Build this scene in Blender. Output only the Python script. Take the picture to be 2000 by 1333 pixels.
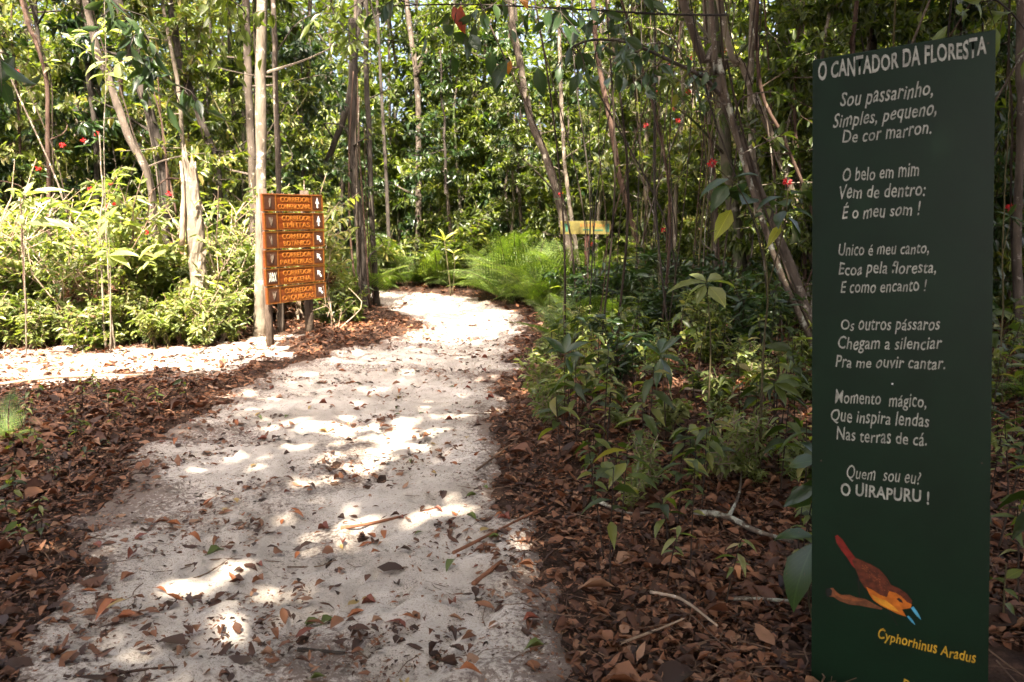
import bpy, math, random
import numpy as np
from mathutils import Vector, Matrix

for o in list(bpy.data.objects):
    bpy.data.objects.remove(o)
SC = bpy.context.scene
COL = SC.collection
PI = math.pi
V = Vector

# ------------------------------------------------------------------ camera
F = 1500.0                      # focal length in photo pixels (2000 px wide)
PITCH = math.radians(8.96)
CAMZ = 1.6
cd = bpy.data.cameras.new('camera')
cam = bpy.data.objects.new('camera', cd)
COL.objects.link(cam)
cam.location = (0, 0, CAMZ)
cam.rotation_euler = (PI / 2 - PITCH, 0, 0)
cd.sensor_width = 36.0
cd.lens = F / 2000 * 36.0
cd.clip_start = 0.05
cd.clip_end = 1000
cd.dof.use_dof = True
cd.dof.focus_distance = 4.6
cd.dof.aperture_fstop = 4.0
SC.camera = cam

# ------------------------------------------------------------------ sky and sun
SUN_EL = math.radians(58)
SUN_H = V((-0.10, -1.0)).normalized()      # horizontal direction towards the sun
SUN_DIR = V((SUN_H.x * math.cos(SUN_EL), SUN_H.y * math.cos(SUN_EL), math.sin(SUN_EL)))
w = bpy.data.worlds.new('World')
SC.world = w
w.use_nodes = True
nt = w.node_tree
nt.nodes.clear()
sky = nt.nodes.new('ShaderNodeTexSky')
sky.sky_type = 'NISHITA'
sky.sun_disc = False
sky.sun_elevation = SUN_EL
sky.sun_rotation = math.atan2(SUN_H.x, SUN_H.y)
sky.air_density = 0.45
sky.dust_density = 10.0
sky.ozone_density = 0.0
bg = nt.nodes.new('ShaderNodeBackground')
bg.inputs['Strength'].default_value = 0.15
wo = nt.nodes.new('ShaderNodeOutputWorld')
nt.links.new(sky.outputs[0], bg.inputs['Color'])
nt.links.new(bg.outputs[0], wo.inputs['Surface'])

sd = bpy.data.lights.new('sun', 'SUN')
sd.energy = 4.6
sd.angle = math.radians(0.53)
sd.color = (1.0, 0.90, 0.74)
sun = bpy.data.objects.new('sun', sd)
COL.objects.link(sun)
sun.location = (0, -10, 30)
sun.rotation_euler = SUN_DIR.to_track_quat('Z', 'Y').to_euler()

vs = SC.view_settings
vs.view_transform = 'Standard'
vs.look = 'None'
vs.gamma = 1.0
vs.use_curve_mapping = False
vs.exposure = 3.0
cy = SC.cycles
cy.max_bounces = 8
cy.diffuse_bounces = 4
cy.glossy_bounces = 2
cy.transmission_bounces = 4
cy.transparent_max_bounces = 4
cy.sample_clamp_indirect = 6
cy.use_denoising = True
cy.caustics_reflective = False
cy.caustics_refractive = False

# ------------------------------------------------------------------ pixel helpers
FW = V((0, math.cos(PITCH), -math.sin(PITCH)))
UP = V((0, math.sin(PITCH), math.cos(PITCH)))
RT = V((1, 0, 0))
EYE = V((0, 0, CAMZ))


def ray(px, py):
    return RT * ((px - 1000) / F) + UP * (-(py - 666.5) / F) + FW


def wp(px, py, y):
    d = ray(px, py)
    return EYE + d * (y / d.y)


def gp(px, py):
    d = ray(px, py)
    return EYE + d * (-CAMZ / d.z)


def project(p):
    q = V(p) - EYE
    z = q.dot(FW)
    return 1000 + F * q.dot(RT) / z, 666.5 - F * q.dot(UP) / z


# ------------------------------------------------------------------ numpy noise
_h = np.random.RandomState(5).rand(256, 256)


def vn(x, y):
    x = np.asarray(x, float); y = np.asarray(y, float)
    xi = np.floor(x).astype(int); yi = np.floor(y).astype(int)
    fx = x - xi; fy = y - yi
    fx = fx * fx * (3 - 2 * fx); fy = fy * fy * (3 - 2 * fy)
    a = _h[xi % 256, yi % 256]; b = _h[(xi + 1) % 256, yi % 256]
    c = _h[xi % 256, (yi + 1) % 256]; d = _h[(xi + 1) % 256, (yi + 1) % 256]
    return (a * (1 - fx) + b * fx) * (1 - fy) + (c * (1 - fx) + d * fx) * fy


def fbm(x, y, o=3):
    s = 0; a = 0.5; t = 0
    for k in range(o):
        s = s + a * vn(x * 2 ** k + 17.3 * k, y * 2 ** k + 9.1 * k); t += a; a *= 0.5
    return s / t


def sstep(a, b, x):
    t = np.clip((x - a) / (b - a), 0, 1)
    return t * t * (3 - 2 * t)


# ------------------------------------------------------------------ path shape
L_PX = [(20, 1333), (95, 1150), (150, 1020), (215, 930), (300, 860), (425, 775), (560, 712), (700, 675), (835, 640), (770, 612), (742, 596), (735, 583)]
R_PX = [(1125, 1333), (1080, 1150), (1050, 1040), (1010, 950), (985, 870), (992, 790), (1000, 710), (1035, 650), (1030, 615), (975, 594), (890, 576)]
LW = [gp(*p) for p in L_PX]
RW = [gp(*p) for p in R_PX]
ly = np.array([-30, 0] + [p.y for p in LW] + [18, 24]); lx = np.array([-1.9, -1.9] + [p.x for p in LW] + [-5.5, -14])
ry = np.array([-30, 0] + [p.y for p in RW] + [18, 24]); rx = np.array([0.35, 0.3] + [p.x for p in RW] + [-3.6, -12])


def path_s(x, y):
    """signed distance-like value, positive on the sand"""
    x = np.asarray(x, float); y = np.asarray(y, float)
    a = x - np.interp(y, ly, lx); b = np.interp(y, ry, rx) - x
    s = np.minimum(a, b)
    # the side trail leaving to the left through the clearing
    c = 8.6 + 0.22 * (x + 5)
    side = np.minimum(1.15 - np.abs(y - c), -(x + 3.0)) + (fbm(x * 1.6 + 70, y * 2.6 + 13) - 0.5) * 2.6
    s = np.maximum(s, np.where(x < -2.6, side, -9))
    return s + (fbm(x * 1.7, y * 1.7) - 0.5) * 0.45 + (vn(x * 5.1, y * 5.1) - 0.5) * 0.16


def H(x, y):
    x = np.asarray(x, float); y = np.asarray(y, float)
    s = path_s(x, y)
    h = -0.05 * sstep(-0.1, 0.7, s) + 0.05 * sstep(0.0, -0.8, s)
    right = sstep(0.0, 1.0, x - np.interp(y, ry, rx))
    h = h + right * 0.16 * sstep(3.2, 5.5, y) * sstep(16, 9, y)
    h = h + (fbm(x * 0.5 + 3, y * 0.5) - 0.5) * 0.14 * sstep(0.3, -0.6, s)
    h = h + (vn(x * 3.1, y * 3.1) - 0.5) * 0.03
    return h


def hz(x, y):
    return float(H(x, y))


# ------------------------------------------------------------------ where sun reaches the ground
LIT = []
for (px, py, a, b) in [(612, 826, 62, 13), (560, 862, 55, 12), (770, 838, 95, 24), (735, 880, 70, 17), (690, 905, 60, 9),
                       (500, 905, 55, 12), (602, 940, 40, 13), (925, 962, 70, 14), (740, 1008, 110, 14), (690, 1022, 60, 12),
                       (430, 1172, 95, 38), (540, 1125, 45, 18), (1020, 1056, 75, 16), (470, 772, 60, 9), (880, 634, 110, 17), (960, 615, 60, 10),
                       (820, 600, 80, 8), (860, 655, 110, 9), (780, 645, 60, 8), (935, 735, 60, 6), (720, 757, 40, 5), (890, 800, 60, 10),
                       (1120, 770, 140, 16), (1290, 790, 60, 14), (1440, 806, 90, 18), (1470, 668, 60, 12), (1480, 725, 80, 14), (1330, 745, 40, 14),
                       (1390, 560, 60, 30), (1090, 640, 60, 14), (1180, 700, 60, 12), (700, 645, 90, 16), (640, 690, 80, 10),
                       (30, 1290, 60, 40), (60, 960, 50, 20), (40, 860, 60, 20), (1120, 1090, 60, 10), (1330, 1130, 30, 10), (1210, 850, 50, 10),
                       (1560, 880, 40, 20), (1250, 1010, 40, 8)]:
    c = gp(px, py)
    r1 = a / F * c.y
    r2 = abs(gp(px, py - b).y - gp(px, py + b).y) / 2
    LIT.append((c.x, c.y, r1, r2))


def lit(gx, gy):
    """probability that sunlight falls on this ground point: gaps in the canopy"""
    gx = np.asarray(gx, float); gy = np.asarray(gy, float)
    v = np.zeros_like(gx)
    for (cx, cy_, a, b) in LIT:
        d = ((gx - cx) / (a + 0.03)) ** 2 + ((gy - cy_) / (b + 0.04)) ** 2
        v = np.maximum(v, sstep(1.5, 0.8, d))
    v = v * .95
    n = fbm(gx * 0.9 + 40, gy * 0.9 + 11, 3)
    # the clearing on the left, with a ragged edge
    e = np.minimum(gy - (6.9 + (gx + 4.85) * 0.9), -(gx + 2.75)) + (n - 0.5) * 1.9
    v = np.maximum(v, sstep(-0.1, 0.15, e) * sstep(17.0, 14.5, gy) * sstep(-11, -8, gx))
    # the opening over the bend, and the sunlit understorey beyond
    n2 = fbm(gx * 0.55 + 7, gy * 0.55 + 31, 3)
    far = sstep(12.3, 14.0, gy) * np.maximum(.92 * sstep(0.36, 0.45, n2), .8 * sstep(2.6, 1.2, np.hypot((gx + .6) / 1.6, (gy - 16.5) / 1.3)))
    v = np.maximum(v, far)
    return v


# ------------------------------------------------------------------ mesh helpers
def new_mesh(name, Vs, tris=None, quads=None, mats=(), smooth=False, mi=None):
    me = bpy.data.meshes.new(name)
    Vs = np.asarray(Vs, np.float32).reshape(-1, 3)
    me.vertices.add(len(Vs)); me.vertices.foreach_set('co', Vs.ravel())
    t = np.zeros((0, 3), np.int32) if tris is None or len(tris) == 0 else np.asarray(tris, np.int32)
    q = np.zeros((0, 4), np.int32) if quads is None or len(quads) == 0 else np.asarray(quads, np.int32)
    me.loops.add(t.size + q.size)
    me.loops.foreach_set('vertex_index', np.concatenate([t.ravel(), q.ravel()]))
    n = len(t) + len(q)
    me.polygons.add(n)
    st = np.concatenate([np.arange(len(t)) * 3, len(t) * 3 + np.arange(len(q)) * 4]).astype(np.int32)
    me.polygons.foreach_set('loop_start', st)
    try:
        me.polygons.foreach_set('loop_total', np.concatenate([np.full(len(t), 3), np.full(len(q), 4)]).astype(np.int32))
    except Exception:
        pass
    for m in mats:
        me.materials.append(m)
    if mi is not None:
        me.polygons.foreach_set('material_index', np.asarray(mi, np.int32))
    me.polygons.foreach_set('use_smooth', np.full(n, bool(smooth)))
    me.update(calc_edges=True)
    me.validate()
    return me


class Geo:
    def __init__(s):
        s.v = []; s.t = []; s.q = []; s.n = 0; s.tm = []; s.qm = []

    def add(s, Vs, tris=None, quads=None, m=0):
        Vs = np.asarray(Vs, float).reshape(-1, 3)
        if tris is not None and len(tris):
            s.t.append(np.asarray(tris) + s.n); s.tm.append(np.full(len(tris), m))
        if quads is not None and len(quads):
            s.q.append(np.asarray(quads) + s.n); s.qm.append(np.full(len(quads), m))
        s.v.append(Vs); s.n += len(Vs)
        return s

    def mesh(s, name, mats, smooth=False):
        t = np.concatenate(s.t) if s.t else None
        q = np.concatenate(s.q) if s.q else None
        mi = np.concatenate(s.tm + s.qm) if (s.tm or s.qm) else None
        return new_mesh(name, np.concatenate(s.v), t, q, mats, smooth, mi)


def box(x0, x1, y0, y1, z0, z1, bev=0.0):
    b = bev
    vs = []
    for z, k in ((z0, b), (z0 + b, 0), (z1 - b, 0), (z1, b)) if b else ((z0, 0), (z1, 0)):
        vs += [(x0 + k, y0 + k, z), (x1 - k, y0 + k, z), (x1 - k, y1 - k, z), (x0 + k, y1 - k, z)]
    n = len(vs) // 4
    q = [(3, 2, 1, 0)] + [(4 * i + j, 4 * i + (j + 1) % 4, 4 * i + 4 + (j + 1) % 4, 4 * i + 4 + j) for i in range(n - 1) for j in range(4)]
    q.append(tuple(4 * (n - 1) + j for j in range(4)))
    return np.array(vs, float), q


def tube(pts, rad, sides=8, rng=None, wob=0.0, cap=True):
    P = np.array([list(p) for p in pts], float)
    n = len(P)
    R = np.full(n, rad) if np.isscalar(rad) else np.asarray(rad, float)
    T = np.gradient(P, axis=0)
    T /= np.linalg.norm(T, axis=1)[:, None] + 1e-9
    a = np.cross(T[0], (0.31, 0.9, 0.2)); a /= np.linalg.norm(a)
    A = []
    for i in range(n):
        a = a - T[i] * a.dot(T[i]); a /= np.linalg.norm(a) + 1e-9
        A.append(a)
    A = np.array(A); B = np.cross(T, A)
    th = np.arange(sides) * 2 * PI / sides
    rr = R[:, None] * np.ones((1, sides))
    if rng is not None and wob:
        rr = rr * (1 + wob * (rng.rand(n, sides) - 0.5) * 2)
    Vs = P[:, None, :] + rr[:, :, None] * (A[:, None, :] * np.cos(th)[None, :, None] + B[:, None, :] * np.sin(th)[None, :, None])
    Vs = Vs.reshape(-1, 3)
    i = np.arange(n - 1)[:, None] * sides; j = np.arange(sides)[None, :]; k = (j + 1) % sides
    q = np.stack([i + j, i + k, i + sides + k, i + sides + j], -1).reshape(-1, 4)
    tr = []
    if cap:
        Vs = np.concatenate([Vs, P[:1], P[-1:]])
        c0, c1 = n * sides, n * sides + 1
        tr = [(c0, (jj + 1) % sides, jj) for jj in range(sides)] + [(c1, (n - 1) * sides + jj, (n - 1) * sides + (jj + 1) % sides) for jj in range(sides)]
    return Vs, tr, q


def smooth_path(pts, n):
    P = np.array([list(p) for p in pts], float)
    if len(P) < 3:
        t = np.linspace(0, 1, n)[:, None]
        return P[0] * (1 - t) + P[-1] * t
    d = np.concatenate([[0], np.cumsum(np.linalg.norm(np.diff(P, axis=0), axis=1))])
    u = np.linspace(0, d[-1], n)
    Q = np.concatenate([[2 * P[0] - P[1]], P, [2 * P[-1] - P[-2]]])
    out = []
    for x in u:
        i = min(int(np.searchsorted(d, x, 'right')) - 1, len(P) - 2)
        t = (x - d[i]) / (d[i + 1] - d[i] + 1e-9)
        p0, p1, p2, p3 = Q[i], Q[i + 1], Q[i + 2], Q[i + 3]
        out.append(0.5 * ((2 * p1) + (-p0 + p2) * t + (2 * p0 - 5 * p1 + 4 * p2 - p3) * t * t + (-p0 + 3 * p1 - 3 * p2 + p3) * t ** 3))
    return np.array(out)


# leaf templates: (u along, v across, w off the blade) and faces
TS = (np.array([[0, 0, 0], [.45, .5, .06], [1, 0, -.04], [.45, -.5, .06]]), [(0, 3, 2), (0, 2, 1)], [])
TM = (np.array([[0, 0, 0], [.32, .46, .05], [.36, 0, -.03], [.32, -.46, .05], [.72, .33, .02], [.72, -.33, .02], [1.0, 0, -.1]]),
      [(0, 2, 1), (0, 3, 2), (2, 5, 6), (2, 6, 4)], [])
TM[1].extend([(1, 2, 4), (2, 3, 5)])
TF = (np.array([[0, 0, 0], [.12, .2, .03], [.12, 0, 0], [.12, -.2, .03], [.35, .48, .07], [.35, 0, 0], [.35, -.48, .07],
                [.62, .42, .05], [.62, 0, -.02], [.62, -.42, .05], [.84, .2, -.02], [.84, 0, -.06], [.84, -.2, -.02], [1, 0, -.13]]),
      [(0, 2, 1), (0, 3, 2), (10, 11, 13), (11, 12, 13)],
      [(1, 2, 5, 4), (2, 3, 6, 5), (4, 5, 8, 7), (5, 6, 9, 8), (7, 8, 11, 10), (8, 9, 12, 11)])


def leaf_geo(P, A, N, L, W, T=TM, c1=0.0, c2=0.0, rng=None):
    """many leaves at once; c1 bends along the blade, c2 curls across it"""
    P = np.asarray(P, float); m = len(P)
    A = np.asarray(A, float); A = A / (np.linalg.norm(A, axis=1)[:, None] + 1e-9)
    N = np.asarray(N, float)
    B = np.cross(N, A); B /= np.linalg.norm(B, axis=1)[:, None] + 1e-9
    N = np.cross(A, B)
    L = np.broadcast_to(L, (m,)); W = np.broadcast_to(W, (m,))
    c1 = np.broadcast_to(c1, (m,)); c2 = np.broadcast_to(c2, (m,))
    u, v, ww = T[0][:, 0], T[0][:, 1], T[0][:, 2]
    wz = ww[None, :] * L[:, None] + c1[:, None] * L[:, None] * (u ** 2)[None, :] + c2[:, None] * W[:, None] * (v ** 2 * 4)[None, :]
    vv = v[None, :] * W[:, None]
    if rng is not None:
        vv = vv * (1 + 0.25 * (rng.rand(m, len(u)) - 0.5)); wz = wz + (rng.rand(m, len(u)) - 0.5) * 0.06 * L[:, None]
    Vs = P[:, None, :] + A[:, None, :] * (u[None, :] * L[:, None])[..., None] + B[:, None, :] * vv[..., None] + N[:, None, :] * wz[..., None]
    k = len(u)
    off = (np.arange(m) * k)[:, None, None]
    tr = (np.array(T[1])[None] + off).reshape(-1, 3) if len(T[1]) else None
    qd = (np.array(T[2])[None] + off).reshape(-1, 4) if len(T[2]) else None
    return Vs.reshape(-1, 3), tr, qd


def vein(me, T=TF):
    """stores where on the blade each vertex lies, for the leaf veins"""
    a = me.attributes.new('leafuv', 'FLOAT_VECTOR', 'POINT')
    k = len(T[0]); n_ = len(me.vertices) // k
    d = np.tile(np.stack([T[0][:, 0], T[0][:, 1], np.ones(k)], -1), (n_, 1))
    full = np.zeros((len(me.vertices), 3)); full[:len(d)] = d
    a.data.foreach_set('vector', full.astype(np.float32).ravel())
    return me


# ------------------------------------------------------------------ materials
def mat(name):
    m = bpy.data.materials.new(name); m.use_nodes = True
    n = m.node_tree.nodes; n.clear()
    out = n.new('ShaderNodeOutputMaterial')
    b = n.new('ShaderNodeBsdfPrincipled')
    m.node_tree.links.new(b.outputs[0], out.inputs['Surface'])
    return m, m.node_tree, b, out


def nd(t, kind, **kw):
    n = t.nodes.new(kind)
    for k, v in kw.items():
        setattr(n, k, v)
    return n


def ramp(t, fac, stops, interp='LINEAR'):
    r = nd(t, 'ShaderNodeValToRGB'); r.color_ramp.interpolation = interp
    e = r.color_ramp.elements
    while len(e) < len(stops):
        e.new(0.5)
    for i, (p, c) in enumerate(stops):
        e[i].position = p; e[i].color = (*c, 1)
    t.links.new(fac, r.inputs[0])
    return r.outputs[0]


def noise(t, scale, detail=3, co=None, rough=0.6):
    n = nd(t, 'ShaderNodeTexNoise'); n.inputs['Scale'].default_value = scale; n.inputs['Detail'].default_value = detail
    n.inputs['Roughness'].default_value = rough
    if co is not None:
        t.links.new(co, n.inputs['Vector'])
    return n.outputs['Fac']


def objco(t, sc=None):
    c = nd(t, 'ShaderNodeTexCoord').outputs['Object']
    if sc:
        mp = nd(t, 'ShaderNodeMapping'); mp.inputs['Scale'].default_value = sc
        t.links.new(c, mp.inputs['Vector']); return mp.outputs[0]
    return c


def bump(t, b, h, s, d):
    n = nd(t, 'ShaderNodeBump'); n.inputs['Strength'].default_value = s; n.inputs['Distance'].default_value = d
    t.links.new(h, n.inputs['Height']); t.links.new(n.outputs[0], b.inputs['Normal'])


def mixc(t, f, a, b, mode='MIX'):
    n = nd(t, 'ShaderNodeMix', data_type='RGBA', blend_type=mode)
    for s, v in ((n.inputs[0], f), (n.inputs[6], a), (n.inputs[7], b)):
        if isinstance(v, (int, float)):
            s.default_value = v
        elif isinstance(v, tuple):
            s.default_value = (*v, 1)
        else:
            t.links.new(v, s)
    return n.outputs[2]


def leaf_mat(name, stops, trans=0.35, rough=0.42, tmul=(1.9, 2.1, 0.55), spec=0.5):
    m, t, b, out = mat(name)
    g = nd(t, 'ShaderNodeNewGeometry')
    oi = nd(t, 'ShaderNodeObjectInfo')
    ad = nd(t, 'ShaderNodeMath', operation='MULTIPLY_ADD')
    t.links.new(g.outputs['Random Per Island'], ad.inputs[0]); ad.inputs[1].default_value = 0.75
    m2 = nd(t, 'ShaderNodeMath', operation='MULTIPLY'); t.links.new(oi.outputs['Random'], m2.inputs[0]); m2.inputs[1].default_value = 0.25
    t.links.new(m2.outputs[0], ad.inputs[2])
    c = ramp(t, ad.outputs[0], stops)
    nz = noise(t, 30, 2, objco(t))
    c2 = mixc(t, nz, c, (0.55, 0.6, 0.5), 'MULTIPLY')
    c3 = mixc(t, 0.5, c, c2)
    la = nd(t, 'ShaderNodeAttribute'); la.attribute_name = 'leafuv'
    sx = nd(t, 'ShaderNodeSeparateXYZ'); t.links.new(la.outputs['Vector'], sx.inputs[0])

    def mt(op, a, b_=None):
        n_ = nd(t, 'ShaderNodeMath', operation=op)
        for i_, v_ in enumerate((a, b_)):
            if v_ is None: continue
            if isinstance(v_, (int, float)): n_.inputs[i_].default_value = v_
            else: t.links.new(v_, n_.inputs[i_])
        return n_.outputs[0]
    av = mt('ABSOLUTE', sx.outputs[1])
    mid = mt('LESS_THAN', av, .022)
    side = mt('GREATER_THAN', mt('SINE', mt('SUBTRACT', mt('MULTIPLY', sx.outputs[0], 62.0), mt('MULTIPLY', av, 60.0))), .90)
    vf = mt('MULTIPLY', mt('MAXIMUM', mid, mt('MULTIPLY', side, .55)), mt('MULTIPLY', sx.outputs[2], .45))
    c3 = mixc(t, vf, c3, mixc(t, 1.0, c3, (2.2, 2.0, 2.0), 'MULTIPLY'))
    sp = ramp(t, noise(t, 55, 3, objco(t)), [(.66, (0, 0, 0)), (.70, (1, 1, 1))])
    c3 = mixc(t, mt('MULTIPLY', sp, sx.outputs[2]), c3, (.10, .07, .03))
    t.links.new(c3, b.inputs['Base Color'])
    b.inputs['Roughness'].default_value = rough
    b.inputs['Specular IOR Level'].default_value = spec
    if trans > 0:
        tl = nd(t, 'ShaderNodeBsdfTranslucent')
        tc = mixc(t, 1.0, c3, tmul, 'MULTIPLY'); t.links.new(tc, tl.inputs['Color'])
        mx = nd(t, 'ShaderNodeMixShader'); mx.inputs[0].default_value = trans
        t.links.new(b.outputs[0], mx.inputs[1]); t.links.new(tl.outputs[0], mx.inputs[2]); t.links.new(mx.outputs[0], out.inputs['Surface'])
    return m


GREEN = [(0.0, (.022, .034, .008)), (.35, (.054, .076, .014)), (.65, (.105, .130, .026)), (.85, (.17, .175, .04)), (1.0, (.24, .18, .06))]
M = {}
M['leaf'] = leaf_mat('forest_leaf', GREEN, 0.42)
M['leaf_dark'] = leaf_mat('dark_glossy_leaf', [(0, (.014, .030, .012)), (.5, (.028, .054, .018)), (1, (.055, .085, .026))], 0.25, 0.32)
M['leaf_light'] = leaf_mat('light_green_and_sunlit_leaf', [(0, (.08, .115, .035)), (.5, (.165, .19, .065)), (.85, (.26, .255, .11)), (1, (.34, .24, .13))], 0.4, 0.38)  # pale green; also puts the sun's glare into the thicket leaves' colour
M['canopy'] = leaf_mat('canopy_leaf', GREEN, 0.25)
M['fern'] = leaf_mat('fern_green', [(0, (.045, .085, .018)), (.5, (.10, .15, .028)), (1, (.18, .22, .05))], 0.4, 0.5)
M['litter'] = leaf_mat('dead_leaf', [(0, (.022, .013, .010)), (.3, (.065, .028, .016)), (.52, (.130, .054, .028)), (.72, (.215, .092, .045)), (.85, (.28, .16, .10)), (.95, (.40, .28, .19)), (1, (.16, .17, .04))], 0.12, 0.6, (1.6, .9, .5), 0.3)
DEAD = {'orange-brown': (.30, .10, .035), 'dark brown': (.055, .026, .016), 'red-brown': (.17, .045, .025), 'yellowish tan': (.34, .23, .08), 'olive green': (.10, .13, .03)}
for k, c in DEAD.items():
    M['dead ' + k] = leaf_mat('dead_leaf_' + k.replace(' ', '_').replace('-', '_'), [(0, tuple(x * .75 for x in c)), (1, tuple(x * 1.2 for x in c))], 0.1, 0.5, (1.4, .9, .6), 0.35)
M['red_leaf'] = leaf_mat('wilted_red_leaf', [(0, (.25, .04, .02)), (1, (.35, .09, .04))], 0.3, 0.5, (1.5, .8, .5))
M['yellow_leaf'] = leaf_mat('yellowing_leaf', [(0, (.20, .24, .03)), (1, (.35, .33, .04))], 0.4, 0.4)
M['orange_leaf'] = leaf_mat('old_orange_leaf', [(0, (.35, .14, .02)), (1, (.45, .2, .03))], 0.4, 0.4, (1.4, 1, .5))
M['flower'] = leaf_mat('red_flower', [(0, (.45, .01, .015)), (1, (.65, .03, .03))], 0.2, 0.5, (1.2, .6, .6))


def bark_mat(name, base, dark, pale, amount=0.5, sc=9.0, moss=None):
    m, t, b, out = mat(name)
    co = objco(t, (1, 1, 0.35))
    c1 = ramp(t, noise(t, sc, 5, co), [(.32, dark), (.62, base)])
    co2 = objco(t)
    f = ramp(t, noise(t, 7.5, 6, co2, .68), [(.5 + .25 * (1 - amount) - .03, (0, 0, 0)), (.5 + .25 * (1 - amount) + .03, (1, 1, 1))])
    c2 = mixc(t, f, c1, pale)
    if moss:
        f2 = ramp(t, noise(t, 2.2, 4, co2), [(.5, (0, 0, 0)), (.6, (1, 1, 1))])
        c2 = mixc(t, f2, c2, moss)
    t.links.new(c2, b.inputs['Base Color'])
    b.inputs['Roughness'].default_value = 0.9
    b.inputs['Specular IOR Level'].default_value = 0.2
    bump(t, b, noise(t, sc * 3, 6, co), 0.9, 0.02)
    return m


M['bark_grey'] = bark_mat('grey_lichen_bark', (.105, .082, .064), (.035, .027, .02), (.27, .24, .20), .5)
M['bark_pale'] = bark_mat('pale_smooth_bark', (.20, .165, .125), (.085, .065, .048), (.38, .34, .29), .6)
M['bark_dark'] = bark_mat('dark_brown_bark', (.052, .042, .034), (.022, .018, .015), (.12, .10, .08), .3)
M['bark_red'] = bark_mat('red_brown_bark', (.090, .055, .040), (.04, .024, .018), (.20, .14, .10), .4)
M['bark_moss'] = bark_mat('mossy_bark', (.10, .085, .06), (.035, .03, .022), (.24, .22, .18), .4, moss=(.04, .06, .015))
M['stem_green'] = bark_mat('thin_stem', (.10, .085, .04), (.04, .03, .015), (.20, .16, .09), .3)
M['stem_dark'] = bark_mat('dark_stem', (.05, .035, .025), (.02, .014, .01), (.09, .07, .05), .2)
M['dead_wood'] = bark_mat('bleached_dead_wood', (.34, .26, .19), (.18, .12, .08), (.48, .41, .34), .5)
M['twig'] = bark_mat('fallen_twig', (.16, .10, .065), (.06, .035, .025), (.28, .2, .14), .4)
M['twig_red'] = bark_mat('reddish_stick', (.24, .11, .06), (.12, .05, .03), (.33, .2, .13), .35)
M['branch_lichen'] = bark_mat('lichen_branch', (.13, .10, .075), (.05, .036, .028), (.33, .33, .27), .7, 14)

# sand
m, t, b, _ = mat('pale_sand')
co = objco(t)
c = ramp(t, noise(t, 1.3, 6, co, .7), [(.36, (.32, .28, .24)), (.52, (.45, .40, .35)), (.68, (.56, .50, .445))])
spk = ramp(t, noise(t, 140, 2, co, .8), [(.30, (.22, .18, .16)), (.46, (1, 1, 1))])
spm = ramp(t, noise(t, 3.1, 5, co, .65), [(.42, (0, 0, 0)), (.62, (1, 1, 1))])
c2 = mixc(t, spm, c, mixc(t, 1.0, c, spk, 'MULTIPLY'))
c3 = mixc(t, 0.45, c2, mixc(t, 1.0, c2, spk, 'MULTIPLY'))
ha = nd(t, 'ShaderNodeAttribute'); ha.attribute_name = 'humus'
hn = noise(t, 38, 6, co, .75)
sm = nd(t, 'ShaderNodeMath', operation='MULTIPLY_ADD'); t.links.new(ha.outputs['Fac'], sm.inputs[0]); sm.inputs[1].default_value = .33; t.links.new(hn, sm.inputs[2])
hf = ramp(t, sm.outputs[0], [(.60, (0, 0, 0)), (.72, (.85, .85, .85))])
c3 = mixc(t, hf, c3, (.12, .085, .07))
t.links.new(c3, b.inputs['Base Color']); b.inputs['Roughness'].default_value = 0.95; b.inputs['Specular IOR Level'].default_value = 0.15
bump(t, b, noise(t, 55, 6, co, .7), 0.7, 0.012)
M['sand'] = m
# forest soil
m, t, b, _ = mat('forest_soil')
co = objco(t)
c = ramp(t, noise(t, 9, 8, co, .75), [(.34, (.018, .011, .008)), (.5, (.045, .025, .017)), (.62, (.09, .05, .032)), (.74, (.17, .11, .075))])
t.links.new(c, b.inputs['Base Color']); b.inputs['Roughness'].default_value = 0.95; b.inputs['Specular IOR Level'].default_value = 0.15
bump(t, b, noise(t, 40, 6, co, .7), 0.9, 0.03)
M['soil'] = m


def paint(name, col, rough=0.5, spec=0.4, wear=0.15, sc=30.0, bmp=0.0):
    m, t, b, _ = mat(name)
    co = objco(t)
    c = mixc(t, wear, col, ramp(t, noise(t, sc, 4, co), [(.35, tuple(x * .35 for x in col)), (.65, tuple(min(1, x * 1.3) for x in col))]))
    t.links.new(c, b.inputs['Base Color']); b.inputs['Roughness'].default_value = rough; b.inputs['Specular IOR Level'].default_value = spec
    if bmp:
        bump(t, b, noise(t, sc * 2, 4, co), bmp, 0.002)
    return m


M['board_green'] = paint('dark_green_gloss_paint', (.0028, .0150, .0056), 0.42, 0.25, 0.3, 6)
M['letter_white'] = paint('worn_white_lettering', (.36, .36, .31), 0.6, 0.3, 0.7, 45)
M['letter_yellow'] = paint('yellow_lettering', (.50, .30, .02), 0.6, 0.3, 0.5, 45)
M['bird_brown'] = paint('bird_brown', (.10, .022, .008), 0.6, 0.3, 0.7, 60)
M['bird_red'] = paint('bird_red', (.17, .012, .006), 0.6, 0.3, 0.5, 40)
M['bird_orange'] = paint('bird_orange', (.50, .13, .010), 0.6, 0.3, 0.5, 30)
M['bird_black'] = paint('bird_black', (.012, .010, .008), 0.6, 0.3, 0.2, 30)
M['bird_blue'] = paint('bird_blue', (.07, .32, .50), 0.6, 0.3, 0.3, 30)
M['print_branch'] = paint('painted_branch_brown', (.16, .055, .02), 0.6, 0.3, 0.7, 30)
M['arrow_white'] = paint('white_arrow_paint', (.75, .75, .72), 0.5, 0.3, 0.2, 30)
M['panel_black'] = paint('black_painted_panel', (.05, .018, .008), 0.5, 0.4, 0.3, 20)
M['yellow_board'] = paint('yellow_board_paint', (.11, .09, .02), 0.6, 0.3, 0.5, 12)
M['board_orange_print'] = paint('orange_print', (.20, .08, .012), 0.6, 0.3, 0.5, 20)
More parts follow.
